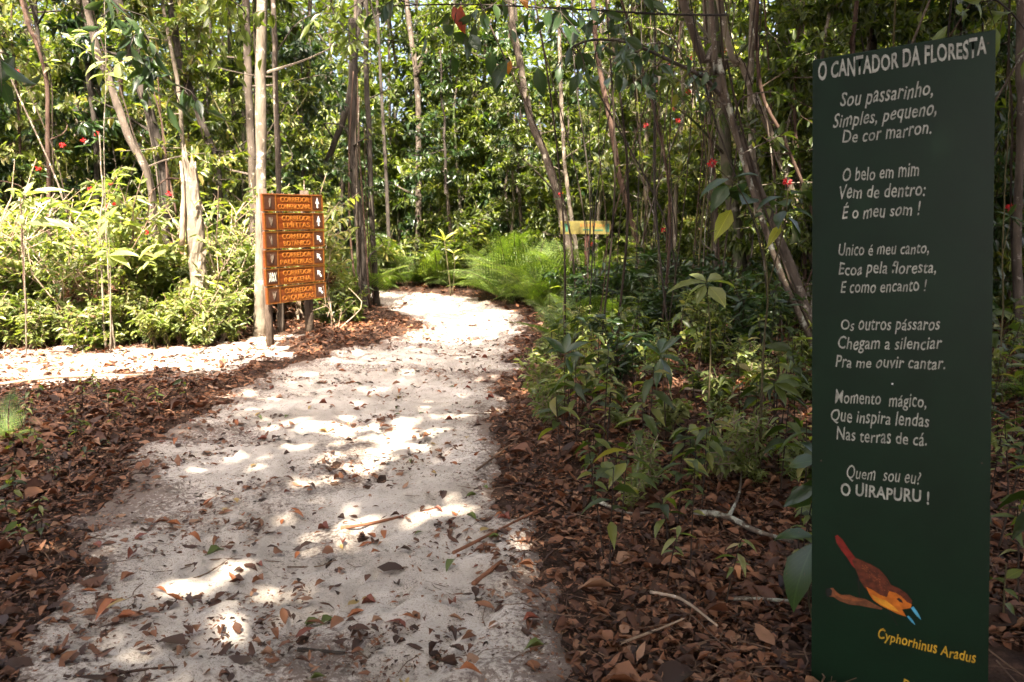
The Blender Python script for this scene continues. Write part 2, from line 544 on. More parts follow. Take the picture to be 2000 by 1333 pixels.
M['board_green_print'] = paint('green_print', (.02, .08, .045), 0.6, 0.3, 0.5, 20)
M['red_post'] = paint('faded_red_post_paint', (.08, .03, .02), 0.7, 0.3, 0.7, 14)

m, t, b, _ = mat('varnished_wood')
co = objco(t, (1.5, 1.5, 22))
c = ramp(t, noise(t, 3.5, 6, co, .7), [(.3, (.045, .009, .003)), (.5, (.11, .024, .005)), (.7, (.21, .055, .010))])
t.links.new(c, b.inputs['Base Color']); b.inputs['Roughness'].default_value = 0.3; b.inputs['Specular IOR Level'].default_value = 0.6
b.inputs['Coat Weight'].default_value = 0.6; b.inputs['Coat Roughness'].default_value = 0.15
bump(t, b, noise(t, 8, 4, co), 0.3, 0.002)
M['varnish'] = m
M['wood_edge'] = paint('golden_varnished_edge', (.15, .055, .010), 0.3, 0.6, 0.5, 20)
M['carved'] = paint('carved_yellow_letters', (.27, .095, .014), 0.4, 0.5, 0.3, 20)
M['post_wood'] = bark_mat('weathered_post_wood', (.10, .072, .052), (.035, .024, .018), (.2, .165, .13), .35, 12)

# ------------------------------------------------------------------ object helpers


def tag(o, label=None, cat=None, group=None, kind=None):
    if label: o['label'] = label
    if cat: o['category'] = cat
    if group: o['group'] = group
    if kind: o['kind'] = kind
    return o


def mobj(name, me, parent=None, loc=None):
    o = bpy.data.objects.new(name, me); COL.objects.link(o)
    if parent is not None: o.parent = parent
    if loc is not None: o.location = loc
    return o


def empty(name, loc, rot=(0, 0, 0), sc=1.0):
    o = bpy.data.objects.new(name, None); COL.objects.link(o)
    o.empty_display_size = 0.2
    o.location = loc; o.rotation_euler = rot; o.scale = (sc,) * 3
    return o


def place(proto, loc, rz=0.0, sc=1.0, label=None, cat=None, group=None, tilt=(0, 0)):
    """proto = (name, [(part name, mesh), ...]); copies share mesh data"""
    name, parts = proto
    if len(parts) == 1:
        r = mobj(name, parts[0][1]); r.location = loc; r.rotation_euler = (tilt[0], tilt[1], rz); r.scale = (sc,) * 3
    else:
        r = empty(name, loc, (tilt[0], tilt[1], rz), sc)
        for pn, me in parts:
            mobj(pn, me, r)
    return tag(r, label, cat, group)


# ------------------------------------------------------------------ THE GROUND
def axis(a, b, step, lo, hi):
    x = list(np.arange(a, b, step)); d = step; v = a
    pre = []
    while v > lo:
        d *= 1.25; v -= d; pre.append(v)
    post = []; d = step; v = x[-1]
    while v < hi:
        d *= 1.25; v += d; post.append(v)
    return np.array(pre[::-1] + x + post)


gx = axis(-9, 9, 0.075, -150, 150); gy = axis(0, 20, 0.075, -150, 220)
X, Y = np.meshgrid(gx, gy)
S = path_s(X, Y)
Z = H(X, Y) - 0.03 * sstep(0.02, 0.12, S) + (vn(X * 9, Y * 9) - 0.5) * 0.03
nx, ny = len(gx), len(gy)
i, j = np.meshgrid(np.arange(nx - 1), np.arange(ny - 1))
k = (j * nx + i).ravel()
me = new_mesh('ground', np.stack([X, Y, Z], -1).reshape(-1, 3), None, np.stack([k, k + 1, k + nx + 1, k + nx], -1), [M['soil']], True)
tag(mobj('ground', me), 'brown forest floor soil under the leaf litter', kind='structure')

st = 0.03
px_ = np.arange(-9, 2.0, st); py_ = np.arange(-1.0, 20, st)
X, Y = np.meshgrid(px_, py_)
S = path_s(X, Y) + (vn(X * 11, Y * 11) - 0.5) * 0.16
tr_ = np.exp(-((X - (np.interp(Y, ly, lx) * .45 + np.interp(Y, ry, rx) * .55)) / 0.3) ** 2)
Z = H(X, Y) + 0.010 - 0.035 * sstep(0.10, -0.02, S) + (vn(X * 4.3 + 3, Y * 4.3) - 0.5) * 0.035 + (vn(X * 9.7, Y * 9.7) - 0.5) * 0.018 + (vn(X * 21, Y * 21) - 0.5) * 0.006 - 0.02 * tr_
fr = np.random.RandomState(8)
for _ in range(420):       # scuffs and footprints trodden into the sand
    fy_ = 2.2 + 13 * fr.rand() ** 1.3; a_ = np.interp(fy_, ly, lx); b_ = np.interp(fy_, ry, rx); fx_ = a_ + (b_ - a_) * fr.uniform(.1, .9)
    th_ = PI / 2 + fr.normal(0, .4); la, lb_ = fr.uniform(.09, .16), fr.uniform(.035, .06); dp = fr.uniform(.008, .022)
    i0, i1 = np.searchsorted(px_, [fx_ - .35, fx_ + .35]); j0, j1 = np.searchsorted(py_, [fy_ - .35, fy_ + .35])
    xs = X[j0:j1, i0:i1] - fx_; ys = Y[j0:j1, i0:i1] - fy_
    r_ = np.sqrt(((xs * math.cos(th_) + ys * math.sin(th_)) / la) ** 2 + ((-xs * math.sin(th_) + ys * math.cos(th_)) / lb_) ** 2)
    Z[j0:j1, i0:i1] += dp * (-np.exp(-r_ ** 2 * 1.2) + .55 * np.exp(-((r_ - 1.35) / .35) ** 2))
nx, ny = len(px_), len(py_)
i, j = np.meshgrid(np.arange(nx - 1), np.arange(ny - 1))
k = (j * nx + i).ravel()
Q = np.stack([k, k + 1, k + nx + 1, k + nx], -1)
Q = Q[(S.ravel()[Q] > -0.06).all(1)]
used, inv = np.unique(Q, return_inverse=True)
me = new_mesh('sand_path', np.stack([X, Y, Z], -1).reshape(-1, 3)[used], None, inv.reshape(-1, 4), [M['sand']], True)
at = me.attributes.new('humus', 'FLOAT', 'POINT')
hum = np.clip(np.exp(-S.ravel() / 0.22) + 0.55 * tr_.ravel() * sstep(.35, .6, fbm(X.ravel() * 1.3 + 9, Y.ravel() * 1.3)) * (Y.ravel() < 6) + .5 * sstep(.5, .72, fbm(X.ravel() * .9, Y.ravel() * 1.4 + 3)), 0, 1)
at.data.foreach_set('value', hum[used].astype(np.float32))
tag(mobj('sand_path', me), 'pale sandy footpath winding into the forest', kind='structure')

rng = np.random.RandomState(11)


# ------------------------------------------------------------------ LEAF LITTER (nobody could count it)
def in_view(x, y, margin=0.6):
    return np.abs(x) < y * 0.667 * 1.05 + margin


def litter(n, y0, y1, lmin, lmax, T, sand=1.0):
    y = rng.uniform(y0, y1, n); x = rng.uniform(-1, 1, n) * (y * 0.72 + 0.7)
    s = path_s(x, y)
    keep = rng.rand(n) < np.where(s < 0, np.clip(0.35 + -s * 3.0, 0, 1), 0.45 * np.exp(-s / (0.06 + .3 * sstep(.45, .7, fbm(x * 1.1 + 5, y * 1.1)))) + 0.026 * sand + .14 * sand * sstep(.5, .68, fbm(x * 1.8, y * 1.8, 3)))
    keep |= (x < -3.0) & (y > 7.4) & (y < 10.2) & (rng.rand(n) < .85)
    clear = (x < -2.9) & (y > 7.6) & (y < 11) & (rng.rand(n) < 0.4)
    keep &= ~clear
    keep &= ~((x > 1.0) & (y < 2.62))
    x, y = x[keep], y[keep]; m = len(x)
    z = H(x, y) + rng.uniform(0.004, 0.035, m) * np.where(path_s(x, y) < 0, 1, 0.5)+ 0.008
    th = rng.rand(m) * 2 * PI
    fl = np.where(path_s(x, y) > 0.05, .3, 1.0)
    A = np.stack([np.cos(th), np.sin(th), rng.normal(0, .20, m) * fl], -1)
    N = np.stack([rng.normal(0, .30, m) * fl, rng.normal(0, .30, m) * fl, np.ones(m)], -1)
    L = rng.uniform(lmin, lmax, m) * rng.uniform(.6, 1.3, m)
    return leaf_geo(np.stack([x, y, z], -1), A, N, L, L * rng.uniform(.28, .72, m), T, rng.normal(0, .25, m), rng.normal(0.0, .35, m), rng)


g = Geo()
g.add(*litter(24000, 2.2, 6.0, .035, .085, TF))
g.add(*litter(44000, 6.0, 12.5, .04, .09, TM))
g.add(*litter(12000, 12.5, 20, .06, .12, TS))
g.add(*litter(70000, 2.2, 8.0, .012, .04, TS))
g.add(*litter(1500, 2.2, 6.5, .10, .15, TF, 0.0))
tag(mobj('leaf_litter', g.mesh('leaf_litter', [M['litter']], True)), 'thick bed of dry brown dead leaves beside the path', kind='stuff')

# crumbs of leaf and bark on the sand, thicker towards the edges and in drifts
n = 150000
y = 2.2 + 15 * rng.rand(n) ** 1.5; x = rng.uniform(-7, 1.2, n)
s = path_s(x, y); dr = fbm(x * 1.8, y * 1.8, 3)
keep = (s > -0.05) & (rng.rand(n) < (0.8 * np.exp(-s / 0.22) + 1.0 * sstep(.5, .68, dr) + 0.07 + .6 * ((x < -3) & (y > 7.2))))
keep &= in_view(x, y)
x, y = x[keep], y[keep]; m_ = len(x)
th = rng.rand(m_) * 2 * PI
L = rng.uniform(.006, .026, m_) * (0.8 + y * 0.05)
zz = H(x, y) + 0.018
# crumbs rest on the rippled sand: follow its relief
trc = np.exp(-((x - (np.interp(y, ly, lx) * .45 + np.interp(y, ry, rx) * .55)) / 0.3) ** 2)
sandz = lambda x, y: H(x, y) + 0.010 + (vn(x * 4.3 + 3, y * 4.3) - 0.5) * 0.035 + (vn(x * 9.7, y * 9.7) - 0.5) * 0.018 - 0.02 * np.exp(-((x - (np.interp(y, ly, lx) * .45 + np.interp(y, ry, rx) * .55)) / 0.3) ** 2)
g = Geo().add(*leaf_geo(np.stack([x, y, sandz(x, y) + .003], -1), np.stack([np.cos(th), np.sin(th), rng.normal(0, .2, m_)], -1),
                        np.stack([rng.normal(0, .4, m_), rng.normal(0, .4, m_), np.ones(m_)], -1), L, L * rng.uniform(.15, .6, m_), TS))
tag(mobj('leaf_crumbs', g.mesh('leaf_crumbs', [M['litter']])), 'fine crumbs of dead leaf and bark scattered over the sand', kind='stuff')

# small twigs and rootlets in the litter
g = Geo()
for k in range(1700):
    y0 = 2.3 + 12 * rng.rand() ** 1.4; x0 = rng.uniform(-1, 1) * (y0 * 0.7 + .5)
    s0 = float(path_s(x0, y0))
    if s0 > 0.05 and rng.rand() > 0.45 * (1 if y0 < 8 else .5): continue
    a = rng.rand() * 2 * PI; ln = rng.uniform(.08, .5) * (1 if s0 < 0 else .6); pts = []
    for q in range(5):
        xx = x0 + math.cos(a) * ln * q / 4; yy = y0 + math.sin(a) * ln * q / 4
        a += rng.normal(0, .12)
        pts.append((xx, yy, float(sandz(xx, yy)) + (.012 if s0 < 0 else 0.002) + rng.uniform(0, .02) * (s0 < 0)))
    r = rng.uniform(.0012, .0035) * (1 if s0 < 0 else .7)
    g.add(*tube(pts, [r, r, r * .9, r * .8, r * .5], 4, cap=False))
tag(mobj('twig_litter', g.mesh('twig_litter', [M['twig']])), 'scatter of thin brown twigs and rootlets across the forest floor', kind='stuff')

# ------------------------------------------------------------------ individual dead leaves lying on the sand
leafshapes = {}
for k, col in enumerate(DEAD):
    for v in range(4):
        r2 = np.random.RandomState(100 + k * 10 + v)
        c1 = r2.normal(0.05, .18); c2 = r2.normal(.2, .3)
        gg = Geo().add(*leaf_geo([(-.5, 0, 0.02)], [(1, 0, 0)], [(0, 0, 1)], 1.0, r2.uniform(.38, .6), TF, c1, c2, r2))
        pts = [(-.5, 0, .02), (-.58, .01, .03), (-.66, .03, .02)]
        gg.add(*tube(pts, .012, 3))
        me = gg.mesh('fallen_leaf', [M['dead ' + col]], True)
        co = np.zeros(len(me.vertices) * 3); me.vertices.foreach_get('co', co); co = co.reshape(-1, 3); co[:, 2] -= co[:, 2].min()
        me.vertices.foreach_set('co', co.ravel())
        leafshapes[(col, v)] = me


def put_leaf(x, y, col, size, k, where):
    o = mobj('fallen_leaf', leafshapes[(col, k % 4)])
    o.location = (x, y, float(sandz(x, y)) + 0.001)
    o.rotation_euler = (rng.normal(0, .12), rng.normal(0, .12), rng.rand() * 2 * PI)
    o.scale = (size,) * 3
    lb = '%s %s dead leaf on the sand %s' % ('small' if size < .06 else 'large', col, sand_phrase(x, y))
    tag(o, lb, 'leaf', lb)


SL = [('reddish stick', 0) + tuple(gp(760, 1000))[:2], ('dark knobbly stick', 0) + tuple(gp(625, 1247))[:2], ('reddish twig', 0) + tuple(gp(280, 1300))[:2], ('bent twig', 0) + tuple(gp(430, 1100))[:2], ('rolled bark', 0) + tuple(gp(950, 1112))[:2],
      ('grey leaning stick', 0) + tuple(gp(1010, 880))[:2], ('signpost', 0, -2.9, 10.2), ('wiry twig', 0) + tuple(gp(735, 1268))[:2], ('near sunlit patch', 0) + tuple(gp(430, 1172))[:2], ('larger sunlit patch', 0) + tuple(gp(740, 860))[:2],
      ('left litter bank', 0) + tuple(gp(430, 780))[:2], ('right litter bank', 0) + tuple(gp(1000, 780))[:2], ('last bend', 0, -1.2, 14.5), ('litter spit', 0) + tuple(gp(800, 650))[:2]]


def sand_phrase(x, y):
    n, _, a, b = min(SL, key=lambda l: (l[2] - x) ** 2 + (l[3] - y) ** 2)
    dx, dy = x - a, y - b
    r = ('right of' if dx > 0 else 'left of') if abs(dx) > abs(dy) else ('beyond' if dy > 0 else 'short of')
    return ('just ' if math.hypot(dx, dy) < .4 else '') + r + ' the ' + n


def zone_of(y, x):
    side = 'towards the left edge' if x < (np.interp(y, ly, lx) * .6 + np.interp(y, ry, rx) * .4) else 'towards the right edge'
    if y < 3.6: return 'nearest the camera ' + side
    if y < 5.2: return 'level with the foot of the green board ' + side
    if y < 8: return 'short of the wooden signpost ' + side
    return 'beside and beyond the wooden signpost'


cols = list(DEAD); wts = [.30, .30, .2, .12, .08]
k = 0; tries = 0
while k < 285 and tries < 20000:
    tries += 1
    y0 = 2.5 + 10 * rng.rand() ** 1.5; x0 = rng.uniform(-3.6, 1.0)
    s0 = float(path_s(x0, y0))
    if s0 < 0.10 or x0 < -0.68 * y0: continue
    if rng.rand() > 0.35 + 0.65 * float(sstep(.4, .6, fbm(x0 * 1.3, y0 * 1.3, 2))) + .5 * (x0 > -.3): continue
    col = cols[int(rng.choice(5, p=wts))]
    put_leaf(x0, y0, col, rng.uniform(.035, .085), k, zone_of(y0, x0)); k += 1
for (px, py, col, sz, kk) in [(210, 1198, 'orange-brown', .11, 0), (245, 1203, 'orange-brown', .10, 2), (340, 1162, 'orange-brown', .08, 1), (225, 1182, 'yellowish tan', .09, 3),
                              (595, 1208, 'red-brown', .09, 1), (880, 1098, 'olive green', .11, 0), (640, 1187, 'olive green', .09, 2), (610, 1186, 'olive green', .09, 1),
                              (580, 994, 'orange-brown', .09, 3), (420, 1068, 'olive green', .12, 1), (690, 1157, 'yellowish tan', .08, 0), (470, 1275, 'dark brown', .1, 2),
                              (1410, 1030, 'orange-brown', .12, 2), (280, 920, 'dark brown', .08, 0)]:
    p = gp(px, py)
    put_leaf(p.x, p.y, col, sz, kk, zone_of(p.y, p.x))


# ------------------------------------------------------------------ sticks and fallen branches
def stick(name, pix, r, m, label, cat='stick', lift=0.0, sides=7, branches=()):
    pts = []
    for (a, b_) in pix:
        p = gp(a, b_); pts.append(V((p.x, p.y, float(sandz(p.x, p.y)) + r * .8 + lift)))
    P = smooth_path(pts, max(6, 5 * len(pts)))
    base = P[0].copy()
    rr = np.linspace(r, r * .55, len(P))
    gg = Geo().add(*tube(P - base, rr, sides, np.random.RandomState(len(label)), .15))
    for br in branches:
        q = []
        for (a, b_) in br:
            p = gp(a, b_); q.append(V((p.x, p.y, float(sandz(p.x, p.y)) + r * .7 + lift)))
        Q_ = smooth_path(q, 8) - base
        gg.add(*tube(Q_, np.linspace(r * .6, r * .2, 8), 6, np.random.RandomState(3), .15))
    o = mobj(name, gg.mesh(name, [M[m]], True)); o.location = base
    return tag(o, label, cat)


stick('fallen_stick', [(665, 1018), (740, 1005), (860, 978)], .011, 'twig_red', 'straight reddish stick lying in a patch of sun on the path')
stick('fallen_stick', [(580, 1245), (625, 1247), (672, 1252)], .009, 'bark_dark', 'short dark knobbly stick lying on the near sand')
stick('fallen_stick', [(200, 1316), (280, 1300), (345, 1290)], .007, 'bark_red', 'long reddish-brown twig lying at the near left of the path')
stick('fallen_twig', [(330, 1130), (400, 1112), (455, 1075), (480, 1072)], .004, 'twig', 'thin bent twig crossing the left of the near path', 'twig')
stick('fallen_twig', [(360, 1090), (430, 1080), (545, 1080)], .004, 'twig', 'long thin straight twig lying on the left of the path', 'twig')
stick('fallen_twig', [(690, 1245), (735, 1268), (800, 1264)], .0035, 'twig', 'curved wiry twig lying on the near sand right of the dark stick', 'twig')
stick('fallen_twig', [(560, 1090), (620, 1088), (655, 1075)], .004, 'twig', 'forked thin twig lying in the middle of the near path', 'twig')
stick('fallen_twig', [(560, 1300), (620, 1303), (660, 1298)], .003, 'twig', 'small wiry twig at the near end of the path', 'twig')
stick('fallen_stick', [(930, 925), (1010, 870), (1080, 840)], .008, 'twig', 'thin grey stick leaning across the right edge of the path', lift=.02)
stick('fallen_stick', [(885, 1075), (960, 1040), (1045, 1005), (1100, 985)], .009, 'twig_red', 'brown stick running off the sand into the leaf litter', lift=.01)
stick('fallen_stick', [(925, 1130), (950, 1112), (980, 1095)], .014, 'twig_red', 'stubby rolled piece of bark on the right edge of the sand')
stick('fallen_branch', [(1360, 800), (1420, 808), (1480, 802), (1530, 815), (1580, 820)], .016, 'twig', 'pale fallen branch lying in the sunlit litter beyond the dead leaves', 'branch', lift=.04, branches=[[(1395, 806), (1410, 830), (1430, 848)]])
stick('fallen_branch', [(1335, 828), (1400, 835), (1470, 828)], .012, 'dead_wood', 'bleached thin branch lying in front of the pale fallen branch', 'branch', lift=.03)
stick('fallen_branch', [(1355, 1045), (1420, 1060), (1470, 1080), (1545, 1108)], .018, 'branch_lichen', 'crooked lichen covered branch lying near the green board', 'branch', lift=.05, branches=[[(1420, 1060), (1440, 1020), (1445, 985), (1450, 960)]])
stick('fallen_stick', [(1270, 1180), (1330, 1205), (1400, 1262)], .008, 'dead_wood', 'pale thin stick slanting over the brown litter', lift=.04)
stick('fallen_stick', [(1210, 1275), (1290, 1250), (1335, 1240)], .006, 'dead_wood', 'grey thin stick lying in the near litter left of the slanting one', lift=.03)
stick('fallen_branch', [(1165, 1000), (1220, 1022), (1270, 1030)], .012, 'branch_lichen', 'short lichen speckled branch half sunk in the litter', 'branch', lift=.03)
stick('fallen_stick', [(1430, 1196), (1500, 1205), (1560, 1208)], .010, 'branch_lichen', 'short grey stick lying beside the foot of the green board', lift=.03)
stick('fallen_stick', [(0, 760), (120, 742), (240, 738), (400, 730)], .018, 'dead_wood', 'long pale stick lying across the sunlit clearing', lift=.03)

# ------------------------------------------------------------------ PLANTS: prototypes


def foliage_on(paths, n_each, L0, ratio, rng, T=TM, droop=.25, start=.2, pairs=False):
    """leaves along twigs. paths: list of arrays"""
    P = []; A = []; N = []; Ls = []
    for pth in paths:
        n = max(1, int(n_each * rng.uniform(.7, 1.3)))
        for q in range(n):
            tt = start + (1 - start) * (q + rng.rand() * .6) / n
            f = min(tt, .999) * (len(pth) - 1); i0 = int(f); fr = f - i0
            p = pth[i0] * (1 - fr) + pth[i0 + 1] * fr
            tg = pth[i0 + 1] - pth[i0]; tg = tg / (np.linalg.norm(tg) + 1e-9)
            for sgn in ((1, -1) if pairs else (1,)):
                sd = np.cross(tg, rng.normal(0, 1, 3)) if not pairs else np.cross(tg, (0.1, .2, 1)) * sgn + rng.normal(0, .25, 3)
                sd = sd / (np.linalg.norm(sd) + 1e-9)
                a = sd + tg * rng.uniform(.2, .8) + np.array([0, 0, -droop + rng.normal(0, .25)])
                P.append(p); A.append(a); N.append(np.array([0, 0, 1]) + rng.normal(0, .45, 3)); Ls.append(L0 * rng.uniform(.6, 1.25))
    Ls = np.array(Ls)
    return leaf_geo(P, A, N, Ls, Ls * rng.uniform(ratio * .8, ratio * 1.2, len(Ls)), T, rng.normal(-.15, .12, len(Ls)), 0.0)


def shrub(seed, h, nst, leafL, ratio, mat_leaf, mat_stem, pairs=True, name='leafy_shrub', per=7, T=TM, lean=.45):
    rng = np.random.RandomState(seed); paths = []; gs = Geo()
    for s_ in range(nst):
        a = rng.rand() * 2 * PI; hh = h * rng.uniform(.55, 1.0); sp = rng.uniform(.1, lean) * hh
        p = [np.array([rng.normal(0, .04), rng.normal(0, .04), -.03])]
        for q in range(1, 6):
            f = q / 5
            p.append(np.array([math.cos(a) * sp * f ** 1.5, math.sin(a) * sp * f ** 1.5, hh * f]) + rng.normal(0, .03 * h, 3) * [1, 1, .2])
        p = np.array(p); gs.add(*tube(p, np.linspace(.011, .003, 6) * (h ** .5), 5, cap=False))
        paths.append(p[1:])
        for b_ in range(rng.randint(3, 6)):
            k = rng.randint(1, 5); a2 = rng.rand() * 2 * PI; ln = rng.uniform(.15, .35) * h
            e = p[k] + np.array([math.cos(a2), math.sin(a2), rng.uniform(.2, .9)]) * ln
            mid = (p[k] + e) / 2 + rng.normal(0, .03, 3)
            bp = np.array([p[k], mid, e]); gs.add(*tube(bp, [.005, .004, .002], 4, cap=False)); paths.append(bp)
    gl = Geo().add(*foliage_on(paths, per, leafL, ratio, rng, T, .2, .1, pairs))
    return (name, [('stem', gs.mesh('stem', [M[mat_stem]], True)), ('foliage', gl.mesh('foliage', [M[mat_leaf]], True))])


def seedling(seed, h, n, leafL, ratio, mat_leaf, mat_stem='stem_dark', T=TF, name='forest_seedling'):
    rng = np.random.RandomState(seed); gs = Geo()
    lean = rng.normal(0, .08, 2) * h
    p = np.array([[0, 0, -.02], [lean[0] * .3, lean[1] * .3, h * .4], [lean[0] * .7, lean[1] * .7, h * .75], [lean[0], lean[1], h]])
    p = smooth_path(p, 7); gs.add(*tube(p, np.linspace(.0045, .002, 7), 5, cap=False))
    P = []; A = []; N = []
    for q in range(n):
        f = .5 + .5 * (q + 1) / n; i0 = min(int(f * 6), 5)
        a = q * 2.4 + rng.rand() * .5
        P.append(p[i0] + (p[i0 + 1] - p[i0]) * (f * 6 - i0)); A.append([math.cos(a), math.sin(a), rng.uniform(-.35, .35)])
        N.append(np.array([0, 0, 1]) + rng.normal(0, .25, 3))
    Ls = leafL * rng.uniform(.6, 1.15, n)
    gs.add(*leaf_geo(P, A, N, Ls, Ls * ratio, T, rng.uniform(-.4, -.1, n), 0.0), m=1)
    return (name, [(name, gs.mesh(name, [M[mat_stem], M[mat_leaf]], True))])


def young_tree(seed, h, r, nb, spread, leafL, ratio, mat_leaf, mat_bark, first=.2, per=9, nsub=4, T=TM, name='young_tree', lean=.06):
    rng = np.random.RandomState(seed); gt = Geo(); paths = []
    p = [np.zeros(3) - [0, 0, .1]]; d = rng.normal(0, lean, 2)
    for q in range(1, 9):
        p.append(np.array([d[0] * h * q / 8, d[1] * h * q / 8, h * q / 8]) + rng.normal(0, .02 * h ** .5, 3) * [1, 1, 0])
    p = smooth_path(p, 14); gt.add(*tube(p, np.linspace(r, r * .35, 14), 7, rng, .08, cap=False))
    for b_ in range(nb):
        f = first + (1 - first) * (b_ + rng.rand()) / nb; i0 = min(int(f * 13), 12)
        a = rng.rand() * 2 * PI; ln = spread * rng.uniform(.5, 1.1) * (1.1 - .5 * f)
        s0 = p[i0]; el = rng.uniform(-.1, .7)
        e = s0 + np.array([math.cos(a) * math.cos(el), math.sin(a) * math.cos(el), math.sin(el)]) * ln
        bp = smooth_path([s0, (s0 + e) / 2 + rng.normal(0, .06, 3) * ln, e + [0, 0, -.1 * ln]], 6)
        gt.add(*tube(bp, np.linspace(max(.006, r * .3), .003, 6), 4, cap=False))
        paths.append(bp[2:])
        for s_ in range(nsub):
            k = rng.randint(1, 5); a2 = rng.rand() * 2 * PI
            e2 = bp[k] + np.array([math.cos(a2), math.sin(a2), rng.uniform(-.4, .6)]) * ln * rng.uniform(.25, .5)
            tp = np.array([bp[k], (bp[k] + e2) / 2 + rng.normal(0, .02, 3), e2]); paths.append(tp)
            gt.add(*tube(tp, [.004, .003, .002], 3, cap=False))
    gl = Geo().add(*foliage_on(paths, per, leafL, ratio, rng, T, .25, .1))
    return (name, [('trunk', gt.mesh('trunk', [M[mat_bark]], True)), ('crown', gl.mesh('crown', [M[mat_leaf]], True))])


SHRUBS = [shrub(1, 1.2, 5, .13, .42, 'leaf_light', 'stem_green'), shrub(2, 1.5, 6, .15, .36, 'leaf', 'stem_green'),
          shrub(3, 1.0, 6, .10, .45, 'leaf_light', 'stem_green'), shrub(4, 1.7, 7, .14, .4, 'leaf', 'stem_dark', False),
          shrub(5, .7, 5, .11, .4, 'leaf', 'stem_green'), shrub(6, 1.3, 6, .18, .33, 'leaf_dark', 'stem_dark')]
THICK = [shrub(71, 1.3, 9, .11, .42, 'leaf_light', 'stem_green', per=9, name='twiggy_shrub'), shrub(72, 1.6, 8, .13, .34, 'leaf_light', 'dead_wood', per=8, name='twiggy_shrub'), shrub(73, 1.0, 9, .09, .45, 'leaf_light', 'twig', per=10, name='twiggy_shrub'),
         shrub(74, 1.8, 7, .12, .38, 'leaf', 'dead_wood', False, per=9, name='twiggy_shrub'), shrub(75, 1.5, 10, .07, .4, 'leaf_light', 'dead_wood', per=6, lean=.8, name='twiggy_shrub')]
LOW = [shrub(81, .5, 5, .08, .42, 'leaf_light', 'stem_green', per=6, name='low_plant'), shrub(82, .4, 6, .07, .4, 'leaf', 'twig', per=6, name='low_plant'), shrub(83, .6, 7, .09, .35, 'leaf_light', 'dead_wood', per=5, name='low_plant')]
THICK.append(shrub(76, 1.1, 9, .08, .45, 'litter', 'dead_wood', per=7, name='dry_shrub'))
THN = ['sunlit opposite leaved shrub', 'tall sunlit narrow leaved shrub', 'low sunlit small leaved shrub', 'tall green straggling shrub', 'twiggy sunlit shrub with tiny leaves', 'dry brown leaved shrub']
SEED = [seedling(21, .42, 7, .16, .36, 'leaf'), seedling(22, .3, 6, .11, .4, 'leaf'), seedling(23, .5, 8, .16, .33, 'leaf', name='tall_seedling'),
        seedling(24, .2, 5, .10, .42, 'leaf'), seedling(25, .6, 6, .16, .38, 'leaf', name='broad_leaved_seedling'), seedling(26, .35, 8, .09, .3, 'leaf_light'), seedling(27, .15, 4, .07, .45, 'leaf')]
YOUNG = [young_tree(31, 4.5, .026, 24, 1.0, .13, .42, 'leaf', 'bark_grey', .10, 15, 6), young_tree(32, 5.5, .036, 28, 1.2, .16, .4, 'leaf_dark', 'bark_grey', .15, 14, 6),
         young_tree(33, 3.6, .018, 22, .9, .15, .38, 'leaf', 'bark_dark', .08, 15, 6), young_tree(34, 6.5, .045, 32, 1.4, .14, .42, 'leaf', 'bark_pale', .2, 14, 6),
         young_tree(35, 5.0, .03, 28, 1.3, .12, .45, 'leaf_light', 'bark_red', .15, 15, 6), young_tree(36, 7.0, .05, 34, 1.5, .17, .38, 'leaf', 'bark_moss', .18, 14, 6)]


def frond_mesh(seed, ln, wid, mname='fern', arch=.6):
    rng = np.random.RandomState(seed)
    n = 9; th = np.linspace(0, arch, n); pts = np.zeros((n, 3))
    for q in range(1, n):
        el = 1.15 - th[q] * 2.2
        pts[q] = pts[q - 1] + np.array([math.cos(el), 0, math.sin(el)]) * ln / (n - 1)
    gg = Geo().add(*tube(pts, np.linspace(.006, .0015, n), 4, cap=False))
    P = []; A = []; N = []; L = []
    for k in range(22):
        f = .12 + .88 * k / 22; x = f * (n - 1); i0 = min(int(x), n - 2); p = pts[i0] + (pts[i0 + 1] - pts[i0]) * (x - i0)
        tg = pts[i0 + 1] - pts[i0]; tg /= np.linalg.norm(tg)
        wl = wid * math.sin(min(1, (1 - f) * 1.25 + .05) * PI / 2) * min(1, .5 + f * 2)
        for sg in (1, -1):
            ax = np.array([0, sg, 0]) * 1.0 + tg * .35 + [0, 0, -.15]; ax /= np.linalg.norm(ax)
            nr = np.cross(tg, [0, 1, 0]); m_ = 9
            for q in range(m_):
                g0 = (q + .5) / m_; pp = p + ax * wl * g0; pl = wl * .24 * (1 - g0 * .75)
                for s2 in (1, -1):
                    P.append(pp); A.append(tg * s2 + ax * .35); N.append(nr + rng.normal(0, .15, 3)); L.append(pl)
    L = np.array(L)
    gg.add(*leaf_geo(P, A, N, L, L * .42, TS), m=1)
    return gg.mesh('frond', [M['stem_green'], M[mname]])


FR = [frond_mesh(1, .9, .26), frond_mesh(2, 1.1, .30, arch=.45), frond_mesh(3, .7, .2, arch=.75)]


def fern(x, y, sc, label, group=None, n=7, z=None):
    r = empty('fern', (x, y, hz(x, y) if z is None else z), (0, 0, rng.rand() * 6.28), sc)
    for k in range(n):
        f = mobj('frond', FR[rng.randint(3)], r)
        f.rotation_euler = (rng.normal(0, .15), rng.uniform(-.35, .3), k * 2 * PI / n + rng.normal(0, .3))
        f.scale = (rng.uniform(.7, 1.15),) * 3
    return tag(r, label, 'fern', group)


